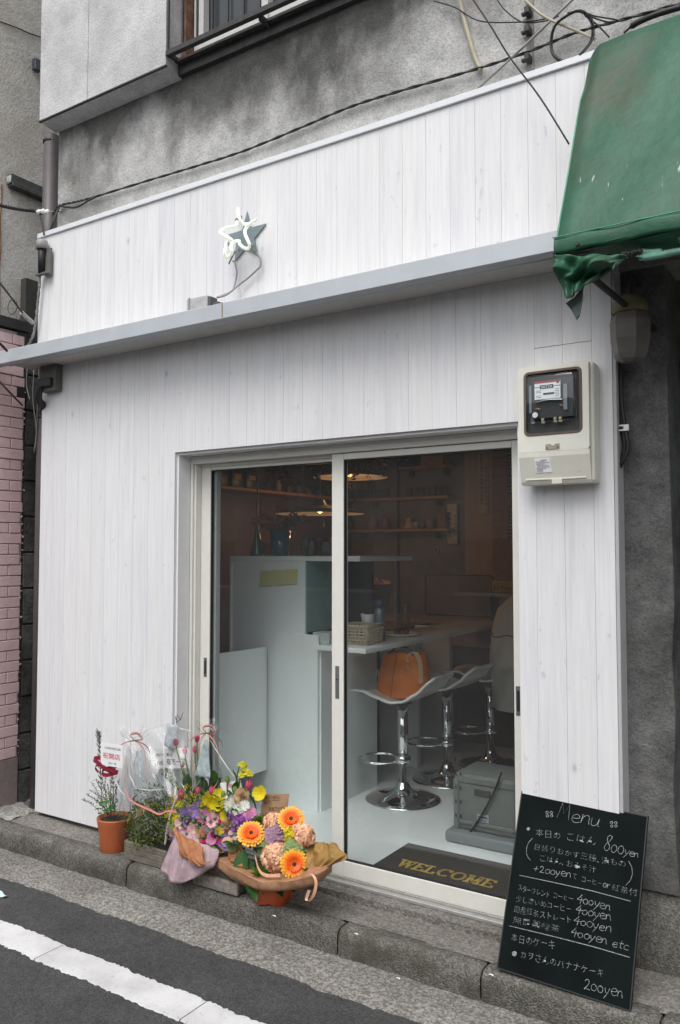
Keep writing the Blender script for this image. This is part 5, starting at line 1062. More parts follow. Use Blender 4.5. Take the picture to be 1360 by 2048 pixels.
SF = {'M': ([[(0, 0), (.12, 1), (.3, .35), (.5, 1), (.62, 0)]], .7), 'e': ([[(.05, .26), (.3, .28), (.42, .36), (.34, .5), (.18, .5), (.06, .33), (.08, .12), (.25, .0), (.46, .08)]], .5), 'n': ([[(.05, .5), (.05, .2), (.05, 0), (.09, .34), (.25, .5), (.37, .4), (.39, .15), (.44, 0)]], .5),
 'u': ([[(.05, .5), (.08, .1), (.22, 0), (.38, .14), (.42, .5), (.43, .1), (.52, 0)]], .56), 'y': ([[(.04, .5), (.12, .15), (.25, .1)], [(.42, .52), (.3, .15), (.02, -.38)]], .48), '0': ([[(.27, .5), (.1, .44), (.03, .22), (.14, .02), (.34, .03), (.44, .25), (.36, .46), (.2, .52)]], .5),
 '8': ([[(.45, .92), (.3, 1.02), (.12, .88), (.17, .62), (.38, .36), (.4, .12), (.22, 0), (.05, .12), (.1, .4), (.34, .66), (.46, .92)]], .52), '4': ([[(.33, .8), (.2, .55), (.02, .3), (.3, .31), (.56, .35)], [(.37, .55), (.34, .25), (.31, -.08)]], .56), '2': ([[(.04, .58), (.18, .75), (.36, .68), (.34, .42), (.18, .18), (.02, .0), (.22, .05), (.48, .0)]], .52),
 't': ([[(.2, .75), (.17, .3), (.2, .04), (.34, .03)], [(.02, .46), (.4, .5)]], .42), 'c': ([[(.4, .42), (.22, .5), (.05, .3), (.12, .05), (.42, .05)]], .46), 'o': ([[(.24, .46), (.06, .3), (.1, .04), (.32, .04), (.4, .26), (.24, .46)]], .46), 'r': ([[(.05, .48), (.06, .25), (.06, 0), (.1, .32), (.3, .46)]], .36), '+': ([[(.0, .38), (.5, .42)], [(.26, .72), (.23, .08)]], .6), ' ': ([], .35)}
def HW(g, text, a, b, h, r=.0009):
    O = cb_(*a); E = cb_(*b); U_ = (E - O); L = U_.length; U_.normalize(); V_ = NB.cross(U_).normalized(); V_ = V_ if V_.z > 0 else -V_
    k = L / sum(SF[c][1] for c in text); x = 0
    for c in text:
        s1 = rc.uniform(.9, 1.12); sl_ = rc.uniform(.0, .16); dy = rc.uniform(-.04, .04)
        for st_ in SF[c][0]:
            P = [O + U_ * ((x + px_ * s1 + py_ * sl_) * k) + V_ * ((py_ * s1 + dy) * h) for px_, py_ in st_]; P = smooth_path(P, 3) if len(P) > 2 and c != 'M' else P; g.tube(P, [r * rc.uniform(.7, 1.2) for _ in P], 4)
        x += SF[c][1]
HW(g, 'Menu', (535, 225), (880, 300), .058, .001)
WR(g, '本日の', (360, 360), (570, 395), .032); WR(g, 'ごはん', (600, 395), (850, 440), .036)
HW(g, '800', (905, 480), (1070, 515), .056); HW(g, 'yen', (1070, 515), (1190, 545), .032)
WR(g, '日替りおかず三種、漬もの', (345, 470), (1090, 620), .027)
WR(g, 'ごはん、おみそ汁', (390, 560), (850, 660), .026)
HW(g, '+200yen', (345, 650), (650, 700), .032); WR(g, 'で', (655, 700), (700, 710), .024); WR(g, 'コーヒー', (725, 730), (895, 775), .024); HW(g, 'or', (898, 775), (955, 790), .03); WR(g, '紅茶付', (970, 795), (1180, 850), .027)
WR(g, 'スターブレンド', (220, 800), (480, 860), .026); WR(g, 'コーヒー', (500, 860), (665, 890), .024); HW(g, '400yen', (690, 895), (965, 965), .034)
WR(g, '少し濃いめコーヒー', (205, 890), (655, 980), .026); HW(g, '400yen', (680, 980), (970, 1045), .034)
WR(g, '国産紅茶ストレート', (190, 975), (655, 1065), .028); HW(g, '400yen', (665, 1070), (970, 1140), .034)
WR(g, '無農薬緑茶', (180, 1060), (560, 1140), .028); HW(g, '400yen etc', (645, 1160), (1110, 1285), .034)
WR(g, '本日のケーキ', (165, 1205), (525, 1275), .034)
WR(g, 'カヲさんのバナナケーキ', (235, 1340), (915, 1500), .033)
HW(g, '200yen', (750, 1585), (1070, 1670), .044)
def dline(g, pts, r=.0009): g.tube([cb_(*p) for p in pts], r, 4)
dline(g, [(235, 682), (520, 742), (820, 808), (1125, 890)], .0013); dline(g, [(155, 1087), (500, 1170), (820, 1252), (1120, 1340)], .0013)
dline(g, smooth_path([Vector((340, 385, 0)), Vector((295, 450, 0)), Vector((290, 510, 0)), Vector((325, 560, 0))], 4) and [(340, 385), (308, 420), (292, 465), (292, 510), (305, 540), (325, 562)])
dline(g, [(1110, 570), (1135, 620), (1140, 670), (1125, 720), (1085, 765)])
for cx_, cy_ in ((475, 193), (990, 275)):
    for dx, dy in ((-18, -14), (16, -12), (-16, 14), (18, 14)): dline(g, [(cx_ + dx + 11 * math.cos(a), cy_ + dy + 10 * math.sin(a)) for a in [k * 1.047 for k in range(7)]], .0010)
for cx_, cy_, rr_ in ((307, 312, 11), (195, 1310, 18)):
    for q in (1, .6, .3): dline(g, [(cx_ + rr_ * q * math.cos(k * .785), cy_ + rr_ * q * math.sin(k * .785)) for k in range(9)], .0013)
obj('chalk_writing', g, MT['chalk'], cbd)['kind'] = 'stuff'

# ================================================================== FLOWER GIFTS
def camdir(P, up=.55): d = (CAM - Vector(P)).normalized(); return (d + Vector((0, 0, up))).normalized()
def frame_to(P, d, s=1, roll=0): return Matrix.Translation(P) @ Vector(d).to_track_quat('Z', 'Y').to_matrix().to_4x4() @ Matrix.Rotation(roll, 4, 'Z') @ Matrix.Scale(s, 4)
def petal_fn(L, W_, lift, curl, cup=0.0, base=.15, tip=.0):
    def fn(u, v):
        w = W_ * (base + (1 - base) * math.sin(math.pi * min(1, v * (.62 + tip) + .12)) ** .8) * (1 if v < .97 else .6); s = (u - .5) * 2
        r = L * v; return Vector((r * math.cos(lift + curl * v), s * w * .5, r * math.sin(lift + curl * v) + cup * s * s * w))
    return fn
def flower_gerbera():
    g = M()
    for ly, (n_, L, li, z0) in enumerate(((26, 1, .10, 0), (22, .82, .28, .03), (20, .5, .6, .06))):
        for k in range(n_):
            p = M().grid(petal_fn(L, .27 if ly < 2 else .16, li + random.uniform(-.05, .05), -.12, -.15), 2, 5); g.join(p, Matrix.Rotation(2 * math.pi * (k + ly * .5) / n_ + random.uniform(-.04, .04), 4, 'Z') @ Matrix.Translation((.1, 0, z0)))
    return g
def gerb_mat():
    m = bpy.data.materials.new('gerbera_petal'); m.use_nodes = True; t = m.node_tree; p = t.nodes['Principled BSDF']; tc = N(t, 'TexCoord'); ln = N(t, 'VectorMath', operation='LENGTH'); t.links.new(tc.outputs['Object'], ln.inputs[0])
    nz = noise(t, tc.outputs['Object'], 12, 2); ad = N(t, 'Math', operation='MULTIPLY_ADD'); ad.inputs[1].default_value = .25; t.links.new(nz, ad.inputs[0]); t.links.new(ln.outputs['Value'], ad.inputs[2])
    t.links.new(ramp(t, ad.outputs[0], ((.62, (.78, .10, .002)), (.88, (.86, .22, .005)), (1.1, (.84, .42, .02)))), p.inputs['Base Color']); p.inputs['Roughness'].default_value = .5; p.inputs['Subsurface Weight'].default_value = .15; p.inputs['Subsurface Radius'].default_value = (.05, .02, .01); return m
def flower_carnation(n_=140, jag=.28):
    g = M(); rr = random.Random(n_); g.lathe([(.05, -.75), (.5, -.55), (.74, 0), (.5, .55), (.05, .75)], (0, 0, 0), 16)
    for k in range(n_):
        z = 1 - 1.35 * (k + .5) / n_; a = k * 2.39996; r = math.sqrt(max(0, 1 - z * z)); d = Vector((r * math.cos(a), r * math.sin(a), z)).normalized()
        d = (d + Vector([rr.uniform(-.15, .15) for _ in range(3)])).normalized(); Lp = rr.uniform(.82, 1.0)
        def fn(u, v): 
            s = (u - .5) * 2; return Vector((s * .36 * (.35 + .65 * v), .34 * v * v + .035 * math.sin(u * 13 + k) * v, Lp * (.66 + .42 * v - .12 * v * v * v) + .05 * math.sin(u * 19 + k * 2) * v * v - .10 * s * s * v))
        g.join(M().grid(fn, 7, 3), d.to_track_quat('Z', 'Y').to_matrix().to_4x4() @ Matrix.Rotation(rr.uniform(0, 6.28), 4, 'Z'))
    return g
def flower_spiky(n_=240, lw=.05):
    g = M(); rr = random.Random(5)
    for k in range(n_):
        z = 1 - 1.7 * (k + .5) / n_; a = k * 2.39996; r = math.sqrt(max(0, 1 - z * z)); d = Vector((r * math.cos(a), r * math.sin(a), z)) + Vector([rr.uniform(-.2, .2) for _ in range(3)]); d.normalize(); s_ = d.orthogonal().normalized(); s_.rotate(Matrix.Rotation(rr.uniform(0, 6), 3, d)); L = rr.uniform(.8, 1.08)
        g.add([d * .2 - s_ * lw, d * .2 + s_ * lw, d * L + s_ * lw * .4 + Vector((0, 0, .06)), d * L - s_ * lw * .4 + Vector((0, 0, .06))], [(0, 1, 2, 3)])
    return g
def flower_rose():
    g = M()
    for ly in range(6):
        n_ = 3 + ly // 2; R0 = .18 + .15 * ly
        for k in range(n_):
            a0 = 2 * math.pi * k / n_ + ly * 1.1; span = 2 * math.pi / n_ * 1.35
            def fn(u, v): a = a0 + span * (u - .5); rad = R0 * (.55 + .45 * math.sin(v * 1.7)) + .10 * (v ** 3) * (ly / 5 + .2); return Vector((rad * math.cos(a), rad * math.sin(a), -.5 + (1.15 - .13 * ly) * v - .10 * (2 * u - 1) ** 2 * v))
            g.join(M().grid(fn, 7, 5))
    return g
def flower_tulip():
    g = M()
    for k in range(6):
        a0 = math.pi * k / 3; R0 = .40 if k % 2 else .36
        def fn(u, v):
            a = a0 + (u - .5) * 1.35 * math.sin(math.pi * min(1, .22 + .78 * v) * .98) ** .6; rad = R0 * math.sin(math.pi * (.08 + .84 * v)) ** .75 * (1 + .02 * k) + .05 * v; return Vector((rad * math.cos(a), rad * math.sin(a), 1.35 * v - .6))
        g.join(M().grid(fn, 6, 8))
    return g
def flower_five(n_=5, W_=.95, li=.25, L=1, ruffle=.06):
    g = M()
    for k in range(n_):
        f0 = petal_fn(L, W_, li, .1, .1, .12, .0)
        def fn(u, v): p = f0(u, v); p.z += ruffle * math.sin(u * 12 + k * 2) * v; return p
        g.join(M().grid(fn, 6, 4), Matrix.Rotation(2 * math.pi * k / n_ + random.uniform(-.15, .15), 4, 'Z'))
    g.lathe([(.10, .0), (.12, .08), (.04, .14)], (0, 0, 0), 8); return g
def flower_cluster(n_=16, fl=None, sp=.75, sz=.34, dome=.6):
    g = M(); rr = random.Random(n_ * 7); fl = fl or flower_five(4, .9, .1)
    for k in range(n_):
        r = sp * math.sqrt((k + .5) / n_); a = k * 2.39996; P = Vector((r * math.cos(a), r * math.sin(a), dome * (1 - (r / max(sp, .01)) ** 2) * .8)); d = Vector((P.x * .8, P.y * .8, .9)) + Vector([rr.uniform(-.2, .2) for _ in range(3)])
        g.join(fl, frame_to(P, d.normalized(), sz * rr.uniform(.8, 1.15), rr.uniform(0, 6)))
    return g
def leaf_mesh(m, P, d, L, W_, droop=.3, n_=Vector((0, 0, 1)), fold=.15):
    P = Vector(P); d = Vector(d).normalized(); s_ = d.cross(n_); s_ = s_.normalized() if s_.length > 1e-3 else d.orthogonal().normalized(); nn_ = s_.cross(d)
    def fn(u, v): w = W_ * math.sin(math.pi * min(.985, .06 + .94 * v)) ** .8; q = (u - .5) * 2; return P + d * L * v + s_ * q * w * .5 + nn_ * (abs(q) * w * fold) - Vector((0, 0, droop * L * v * v))
    return m.grid(fn, 4, 8)
PET = {k: petal(k, c, None, tr) for k, c, tr in (
 ('peach_petal', (.95, .56, .36), .12), ('green_fluff', (.13, .24, .02), .3), ('yellow_petal', (.78, .66, .03), .3), ('pink_tulip_petal', (.72, .13, .26), .3), ('cream_rose_petal', (.86, .70, .50), .35),
 ('lavender_petal', (.42, .30, .66), .35), ('pink_petal', (.72, .30, .52), .35), ('palepink_petal', (.88, .60, .58), .35), ('magenta_petal', (.55, .02, .13), .25), ('purple_petal', (.36, .13, .44), .3), ('white_petal', (.78, .80, .72), .3),
 ('green_bud', (.26, .36, .09), .3), ('mauve_floret', (.42, .26, .36), .3), ('green_floret', (.30, .40, .17), .3), ('rape_yellow', (.68, .62, .02), .2), ('leaf_green', (.045, .13, .022), .25), ('grey_leaf', (.13, .19, .14), .25), ('bright_leaf', (.07, .24, .03), .3), ('stem_green', (.10, .19, .04), .1), ('solidago', (.50, .38, .03), .2), ('olive_leaf', (.10, .13, .085), .2), ('moss', (.13, .17, .025), .3), ('variegated', (.36, .44, .16), .3))}
GM = gerb_mat(); gc_dark = simple('gerbera_eye', (.05, .02, .01), .8, var=.4, scale=60); gc_or = simple('gerbera_ring', (.62, .14, .01), .8, var=.25, scale=90)
PROTO = {}
def proto(kind, meshfn, mt): 
    me = bpy.data.meshes.new(kind); m = meshfn(); me.from_pydata([tuple(v) for v in m.v], [], m.f); me.polygons.foreach_set('use_smooth', [True] * len(m.f)); me.materials.append(mt); me.update(); PROTO[kind] = me
proto('gerbera', flower_gerbera, GM); proto('gerbera_ring', lambda: M().lathe([(.40, .04), (.36, .11), (.2, .13)], (0, 0, 0), 20), gc_or); proto('gerbera_eye', lambda: M().lathe([(.17, .125), (.13, .155), (.03, .15)], (0, 0, 0), 16), gc_dark)
proto('carnation', flower_carnation, PET['peach_petal']); proto('green_dianthus', flower_spiky, PET['green_fluff'])
proto('yellow_ranunculus', lambda: flower_carnation(80), PET['yellow_petal']); proto('tulip', flower_tulip, PET['pink_tulip_petal']); proto('rose', flower_rose, PET['cream_rose_petal']); proto('pink_rose', flower_rose, PET['palepink_petal'])
proto('lavender_blossom', lambda: flower_five(5), PET['lavender_petal']); proto('pink_blossom', lambda: flower_five(5), PET['pink_petal']); proto('yellow_blossom', lambda: flower_five(6, .8, .5), PET['yellow_petal']); proto('magenta_blossom', lambda: flower_carnation(40), PET['magenta_petal'])
proto('purple_carnation', lambda: flower_carnation(70), PET['purple_petal']); proto('white_daisy', lambda: flower_five(16, .28, .2), PET['white_petal']); proto('green_bud', flower_tulip, PET['green_bud']); proto('anemone', lambda: flower_five(7, .7, .35), PET['palepink_petal'])
proto('hydrangea', lambda: flower_cluster(26), PET['green_floret']); proto('hydrangea_mauve', lambda: flower_cluster(22), PET['mauve_floret']); proto('rape_blossom', lambda: flower_cluster(22, None, .8, .34, 1.2), PET['rape_yellow'])
def put(kind, parent, P, s, d=None, roll=None, name=None):
    o = bpy.data.objects.new(name or kind, PROTO[kind]); sc.collection.objects.link(o); o.parent = parent
    P = Vector(P); d = d or camdir(P); M_ = frame_to(P - world_loc(parent), d, s, random.uniform(0, 6) if roll is None else roll); o.matrix_local = M_
    return o
def gerb(parent, px_, py_, y, s, d=None):
    P = at(px_, py_, y=y); o = put('gerbera', parent, P, s, d, name='gerbera')
    for k in ('gerbera_ring', 'gerbera_eye'): c = bpy.data.objects.new({'gerbera_ring': 'flower_disc', 'gerbera_eye': 'flower_eye'}[k], PROTO[k]); sc.collection.objects.link(c); c.parent = o
    return o
def card(lab, TL, TR, BL, y, mt, n=(0, -1, 0), nm='gift_card'):
    a = at(*TL, y=y); b = at(*TR, y=y); c = at(*BL, y=y); d = c + (b - a); t = thing(nm, lab, 'card', c); obj('card_sheet', M().prism([a, b, d, c], (0, .002, 0)), mt, t); return t, a, b, c, d

# 1 --- terracotta pot
pc = Vector((.842, -.145, .004)); pot = thing('potted_plant', 'terracotta pot of herbs and olive sprigs with a dark red bow, leftmost of the gifts', 'potted plant', pc)
terra = simple('orange_terracotta', (.40, .10, .035), .42, var=.10, scale=9, coat=.1)
zr = at(211, 1632, y=-.145).z
obj('pot', M().lathe([(.074, 0), (.076, .004), (.078, zr * .45), (.088, zr * .8), (.094, zr), (.094, zr + .006), (.087, zr + .006), (.080, zr - .012)], pc, 36), terra, pot)
obj('soil', M().lathe([(.079, zr - .012), (.03, zr - .004)], pc, 20), simple('soil', (.03, .022, .015), .95), pot)
rr = random.Random(31); top_ = pc + Vector((0, 0, zr))
g = M()
for px_, py_ in ((192, 1560), (200, 1545), (210, 1555), (224, 1550), (180, 1580), (174, 1590), (165, 1600), (232, 1570), (185, 1567), (215, 1570), (238, 1562), (205, 1575), (222, 1590), (196, 1590), (190, 1600)):
    e = at(px_, py_, y=-.145 + rr.uniform(-.06, .05)); b_ = top_ + Vector((rr.uniform(-.04, .04), rr.uniform(-.04, .04), 0)); m_ = b_.lerp(e, .5) + Vector((rr.uniform(-.01, .01), 0, .02)); Pp = smooth_path([b_, m_, e], 8); g.tube(Pp, .0014, 4)
    for q in Pp[4:]:
        for _ in range(2): leaf_mesh(g, q, (rr.uniform(-1, 1), rr.uniform(-1, 1), rr.uniform(-.1, 1)), rr.uniform(.014, .024), .005, .2)
obj('rosemary', g, PET['olive_leaf'], pot)['kind'] = 'stuff'
g = M()
for l in (((228, 1620), (226, 1560), (228, 1510), (230, 1500)), ((205, 1620), (202, 1560), (199, 1490), (198, 1468))):
    Pp = smooth_path([at(a_, b_, y=-.13) for a_, b_ in l], 7); g.tube(Pp, .002, 5)
    for i_, q in enumerate(Pp[5:]):
        for s_ in (-1, 1): leaf_mesh(g, q, (s_ * .8, rr.uniform(-.5, .3), .9), rr.uniform(.03, .045), .009, .1)
obj('olive_sprig', g, PET['olive_leaf'], pot)
g = M()
for k in range(26):
    P = at(rr.uniform(197, 238), rr.uniform(1598, 1626), y=-.21 + rr.uniform(0, .05)); leaf_mesh(g, P, (rr.uniform(-1, 1), rr.uniform(-.8, .2), rr.uniform(-.1, .5)), .026, .024, .3)
obj('ivy_leaves', g, PET['bright_leaf'], pot)
red = petal('crimson_ribbon', (.22, .008, .03), None, .1)
def ribbon(parent, pts, w_, mt, nm='ribbon', y=None, wd=(0, .3, 1)):
    P = smooth_path([at(a_, b_, y=c_) for a_, b_, c_ in pts], 7); wd = Vector(wd).normalized()
    n_ = len(P) - 1; return obj(nm, M().grid(lambda u, v: P[int(round(u * n_))] + wd * w_ * (v - .5) + Vector((.15 * w_ * math.sin(u * 9), 0, 0)), n_, 2), mt, parent)
ribbon(pot, [(236, 1545, -.20), (215, 1540, -.21), (195, 1525, -.22), (188, 1518, -.2), (200, 1516, -.18), (214, 1525, -.2), (232, 1545, -.21)], .022, red, 'bow')
ribbon(pot, [(236, 1545, -.2), (215, 1550, -.21), (206, 1548, -.22), (206, 1540, -.2), (222, 1535, -.19), (240, 1530, -.2)], .02, red, 'bow')
ribbon(pot, [(232, 1545, -.2), (212, 1538, -.22), (198, 1530, -.21), (190, 1535, -.2), (196, 1544, -.2)], .014, red, 'bow')
t, a, b, c, d = card('square white card with red Japanese lettering behind the potted herbs', (202, 1484), (246, 1491), (201, 1529), -.215, MT['paint'])
U1 = b - a; V1 = a - c; g = M(); W1 = lambda g, tx, u0, u1, v, h: write(g, tx, c + U1 * u0 + V1 * v + Vector((0, -.001, 0)), c + U1 * u1 + V1 * v + Vector((0, -.001, 0)), (0, -1, 0), h=h, rnd=rc)
W1(g, '祝開店', .10, .90, .34, .034); obj('red_lettering', g, simple('red_print', (.55, .01, .02), .6), t)
g = M(); W1(g, 'CAFE☆STAR', .18, .92, .74, .018); W1(g, '友人一同', .38, .72, .1, .014); obj('black_lettering', g, MT['groove'], t)

# 2 --- wrapped basket of greenery
bk2 = thing('wrapped_plant_basket', 'greenery in a rustic basket under clear film, right of the terracotta pot', 'gift basket', (1.10, -.14, .004))
wood = simple('greyed_basket_wood', (.16, .14, .115), .8, var=.3, scale=30, bumpd=.004); pale = simple('pale_driftwood', (.42, .39, .35), .8, var=.25, scale=30)
g = M(); A_ = at(262, 1700, z=0.004); B_ = at(300, 1735, z=.004); 
for k in range(3): g.bev(.98, -.225, .004 + k * .028, 1.27, -.205, .03 + k * .028, .003, 1)
o = obj('basket_slat', M().bev(.99, -.212, .004, 1.30, -.198, .034, .003, 1), wood, bk2)
for k in (1, 2): q = o.copy(); sc.collection.objects.link(q); q.location = (0, 0, .031 * k)
for x_ in (.985, 1.30):
    for k in range(3): obj('basket_slat', M().bev(x_, -.20, .004 + k * .031, x_ + .012, -.03, .034 + k * .031, .003, 1), wood, bk2)
g = M().tube(smooth_path([at(330, 1690, y=-.22), at(338, 1640, y=-.2), at(352, 1598, y=-.16), at(358, 1594, y=-.12)], 6), [.006] * 12 + [.012] * 7, 8); obj('basket_handle', g, pale, bk2)
obj('basket_fill', M().box(.997, -.197, .006, 1.298, -.035, .075), simple('dark_soil', (.03, .025, .018), 1), bk2)
g = M(); g2 = M(); g3 = M(); rr = random.Random(77)
def blob(px0, px1, py0, py1, y0, y1):
    while True:
        u, v = rr.uniform(-1, 1), rr.uniform(-1, 1)
        if u * u + v * v < 1: return at((px0 + px1) / 2 + u * (px1 - px0) / 2, (py0 + py1) / 2 + v * (py1 - py0) / 2, y=rr.uniform(y0, y1))
for k in range(900):
    P = blob(250, 345, 1600, 1700, -.24, -.03); leaf_mesh(g, P, (rr.uniform(-1, 1), rr.uniform(-1, .4), rr.uniform(-.5, 1)), rr.uniform(.012, .026), rr.uniform(.008, .014), .3) if k % 2 else g.add([P, P + Vector((.012, 0, .004)), P + Vector((.014, -.008, .016)), P + Vector((.0, -.004, .012))], [(0, 1, 2, 3)])
for k in range(420):
    P = blob(265, 345, 1568, 1640, -.2, -.03); leaf_mesh(g2, P, (rr.uniform(-1, 1), rr.uniform(-1, .4), rr.uniform(-.3, 1)), rr.uniform(.016, .028), .010, .3)
for k in range(9):
    P = at(rr.uniform(255, 300), rr.uniform(1625, 1660), y=-.20); Q_ = P + Vector((rr.uniform(-.16, .05), -.04, rr.uniform(-.10, -.02))); mid_ = P.lerp(Q_, .5) + Vector((0, 0, .06)); S_ = smooth_path([P, mid_, Q_], 8); wd = Vector((.5, -.3, .5)).normalized() * .009
    g3.grid(lambda u, v: S_[int(round(u * 16))] + wd * (v - .5) * math.sin(math.pi * (.1 + .85 * u)), 16, 1)
obj('moss_foliage', g, PET['moss'], bk2)['kind'] = 'stuff'; obj('herb_foliage', g2, PET['olive_leaf'], bk2)['kind'] = 'stuff'; obj('spider_leaves', g3, PET['variegated'], bk2)
obj('kraft_tag', M().prism([at(272, 1622, y=-.2), at(296, 1608, y=-.2), at(304, 1618, y=-.2), at(276, 1634, y=-.2)], (0, .002, 0)), simple('kraft_tag', (.42, .25, .13), .8), bk2)
def film(parent, cx_, cy_, base, tie, top_r, fluff, seed, r0x, r0y, px_tie=None, nu=64, nv=40):
    """clear film gathered at a tie, flaring above it"""
    rr = random.Random(seed); ph = [rr.uniform(0, 6.28) for _ in range(8)]
    def fn(u, v):
        a = 2 * math.pi * u
        if v < .72:
            k = v / .72; z = base + (tie.z - base) * k; e = 1 - k; bul = (1 + .35 * math.sin(math.pi * min(1, k * 1.25))) * (e ** .6); c = Vector((cx_, cy_, 0)).lerp(Vector((tie.x, tie.y, 0)), k)
            rx, ry = r0x * bul + .012, r0y * bul + .012
        else:
            k = (v - .72) / .28; z = tie.z + fluff * k; rx = ry = .012 + top_r * k ** .8; c = Vector((tie.x, tie.y, 0))
        pl = 1 + .13 * math.sin(a * 5 + ph[0] + v * 3) + .10 * math.sin(a * 9 + ph[1] - v * 7) + .06 * math.sin(a * 17 + ph[2] + v * 11) * (1 + v)
        return Vector((c.x + rx * pl * math.cos(a), c.y + ry * pl * math.sin(a), z + (.02 * math.sin(a * 4 + ph[3]) * (1 if v > .72 else .3)) * (k if v > .72 else 1)))
    o = obj('clear_film', M().grid(fn, nu, nv, closed=True), MT['cello'], parent); return o
pinkst = simple('dusty_pink_ribbon', (.55, .22, .20), .6, var=.15); brownst = simple('brown_ribbon', (.16, .08, .06), .6)
T2 = at(268, 1481, y=-.13); film(bk2, 1.14, -.125, .03, T2, .06, .05, 1, .145, .09)
glint = petal('bright_fold_glint', (.80, .84, .87), None, .3)  # pale strips paint the white glints along folded film edges
def crease_glint(parent, l, w_=.0035): P = smooth_path([at(a_, b_, y=c_) for a_, b_, c_ in l], 4); parent_ = obj('film_fold_glint', M().grid(lambda u, v: P[int(round(u * (len(P) - 1)))] + Vector((.8, .2, .6)).normalized() * w_ * (v - .5) * math.sin(math.pi * (.08 + .84 * u)), len(P) - 1, 1), glint, parent); return parent_
for l in (((327, 1470, -.2), (328, 1520, -.22), (329, 1578, -.23)), ((272, 1577, -.24), (300, 1580, -.25), (329, 1578, -.25)), ((232, 1562, -.22), (240, 1580, -.24), (251, 1592, -.24)), ((258, 1548, -.23), (266, 1565, -.24), (272, 1578, -.24)), ((296, 1466, -.12), (315, 1455, -.1), (334, 1448, -.08)), ((340, 1450, -.08), (365, 1458, -.07), (385, 1462, -.07)), ((238, 1455, -.1), (246, 1462, -.11)), ((300, 1500, -.2), (302, 1540, -.2))): crease_glint(bk2, l, .007)
def bow(parent, px_, py_, y, s, mt1, mt2):
    for k, (mt, sc_) in enumerate(((mt1, 1), (mt2, .85))):
        for l in ([(0, 0), (-8, -12), (6, -16), (14, -10), (18, -2), (0, 0)], [(0, 0), (-18, 4), (-34, 14), (-40, 26)], [(0, 0), (22, 8), (34, 20), (38, 34)] if k else [(0, 0), (-12, 22), (-16, 60)]):
            P = smooth_path([at(px_ + a_ * sc_ * s, py_ + b_ * sc_ * s, y=y - .01 * math.sin(i * 1.4 + k)) for i, (a_, b_) in enumerate(l)], 5); obj('bow', M().grid(lambda u, v: P[int(round(u * (len(P) - 1)))] + Vector((0, .3, 1)).normalized() * .006 * (v - .5), len(P) - 1, 1), mt, parent)
bow(bk2, 268, 1481, -.15, 1, pinkst, brownst)
ribbon(bk2, [(270, 1480, -.15), (288, 1500, -.18), (293, 1540, -.2), (292, 1572, -.21)], .008, pinkst)
ribbon(bk2, [(262, 1482, -.16), (252, 1520, -.22), (250, 1560, -.26), (255, 1590, -.27), (268, 1605, -.27), (300, 1620, -.27), (318, 1628, -.27), (335, 1622, -.27), (352, 1624, -.25)], .010, pinkst)
t, a, b, c, d = card('long white card with handwritten black characters inside the clear film', (303, 1498), (381, 1496), (303, 1537), -.07, simple('soft_white_card', (.66, .64, .64), .7))
U1 = b - a; V1 = a - c; g = M(); W1(g, 'MUTO 第台', .12, .56, .62, .020); W1(g, '吉田', .14, .32, .2, .022); W1(g, '有志一同', .40, .88, .2, .036); obj('handwriting', g, MT['groove'], t)

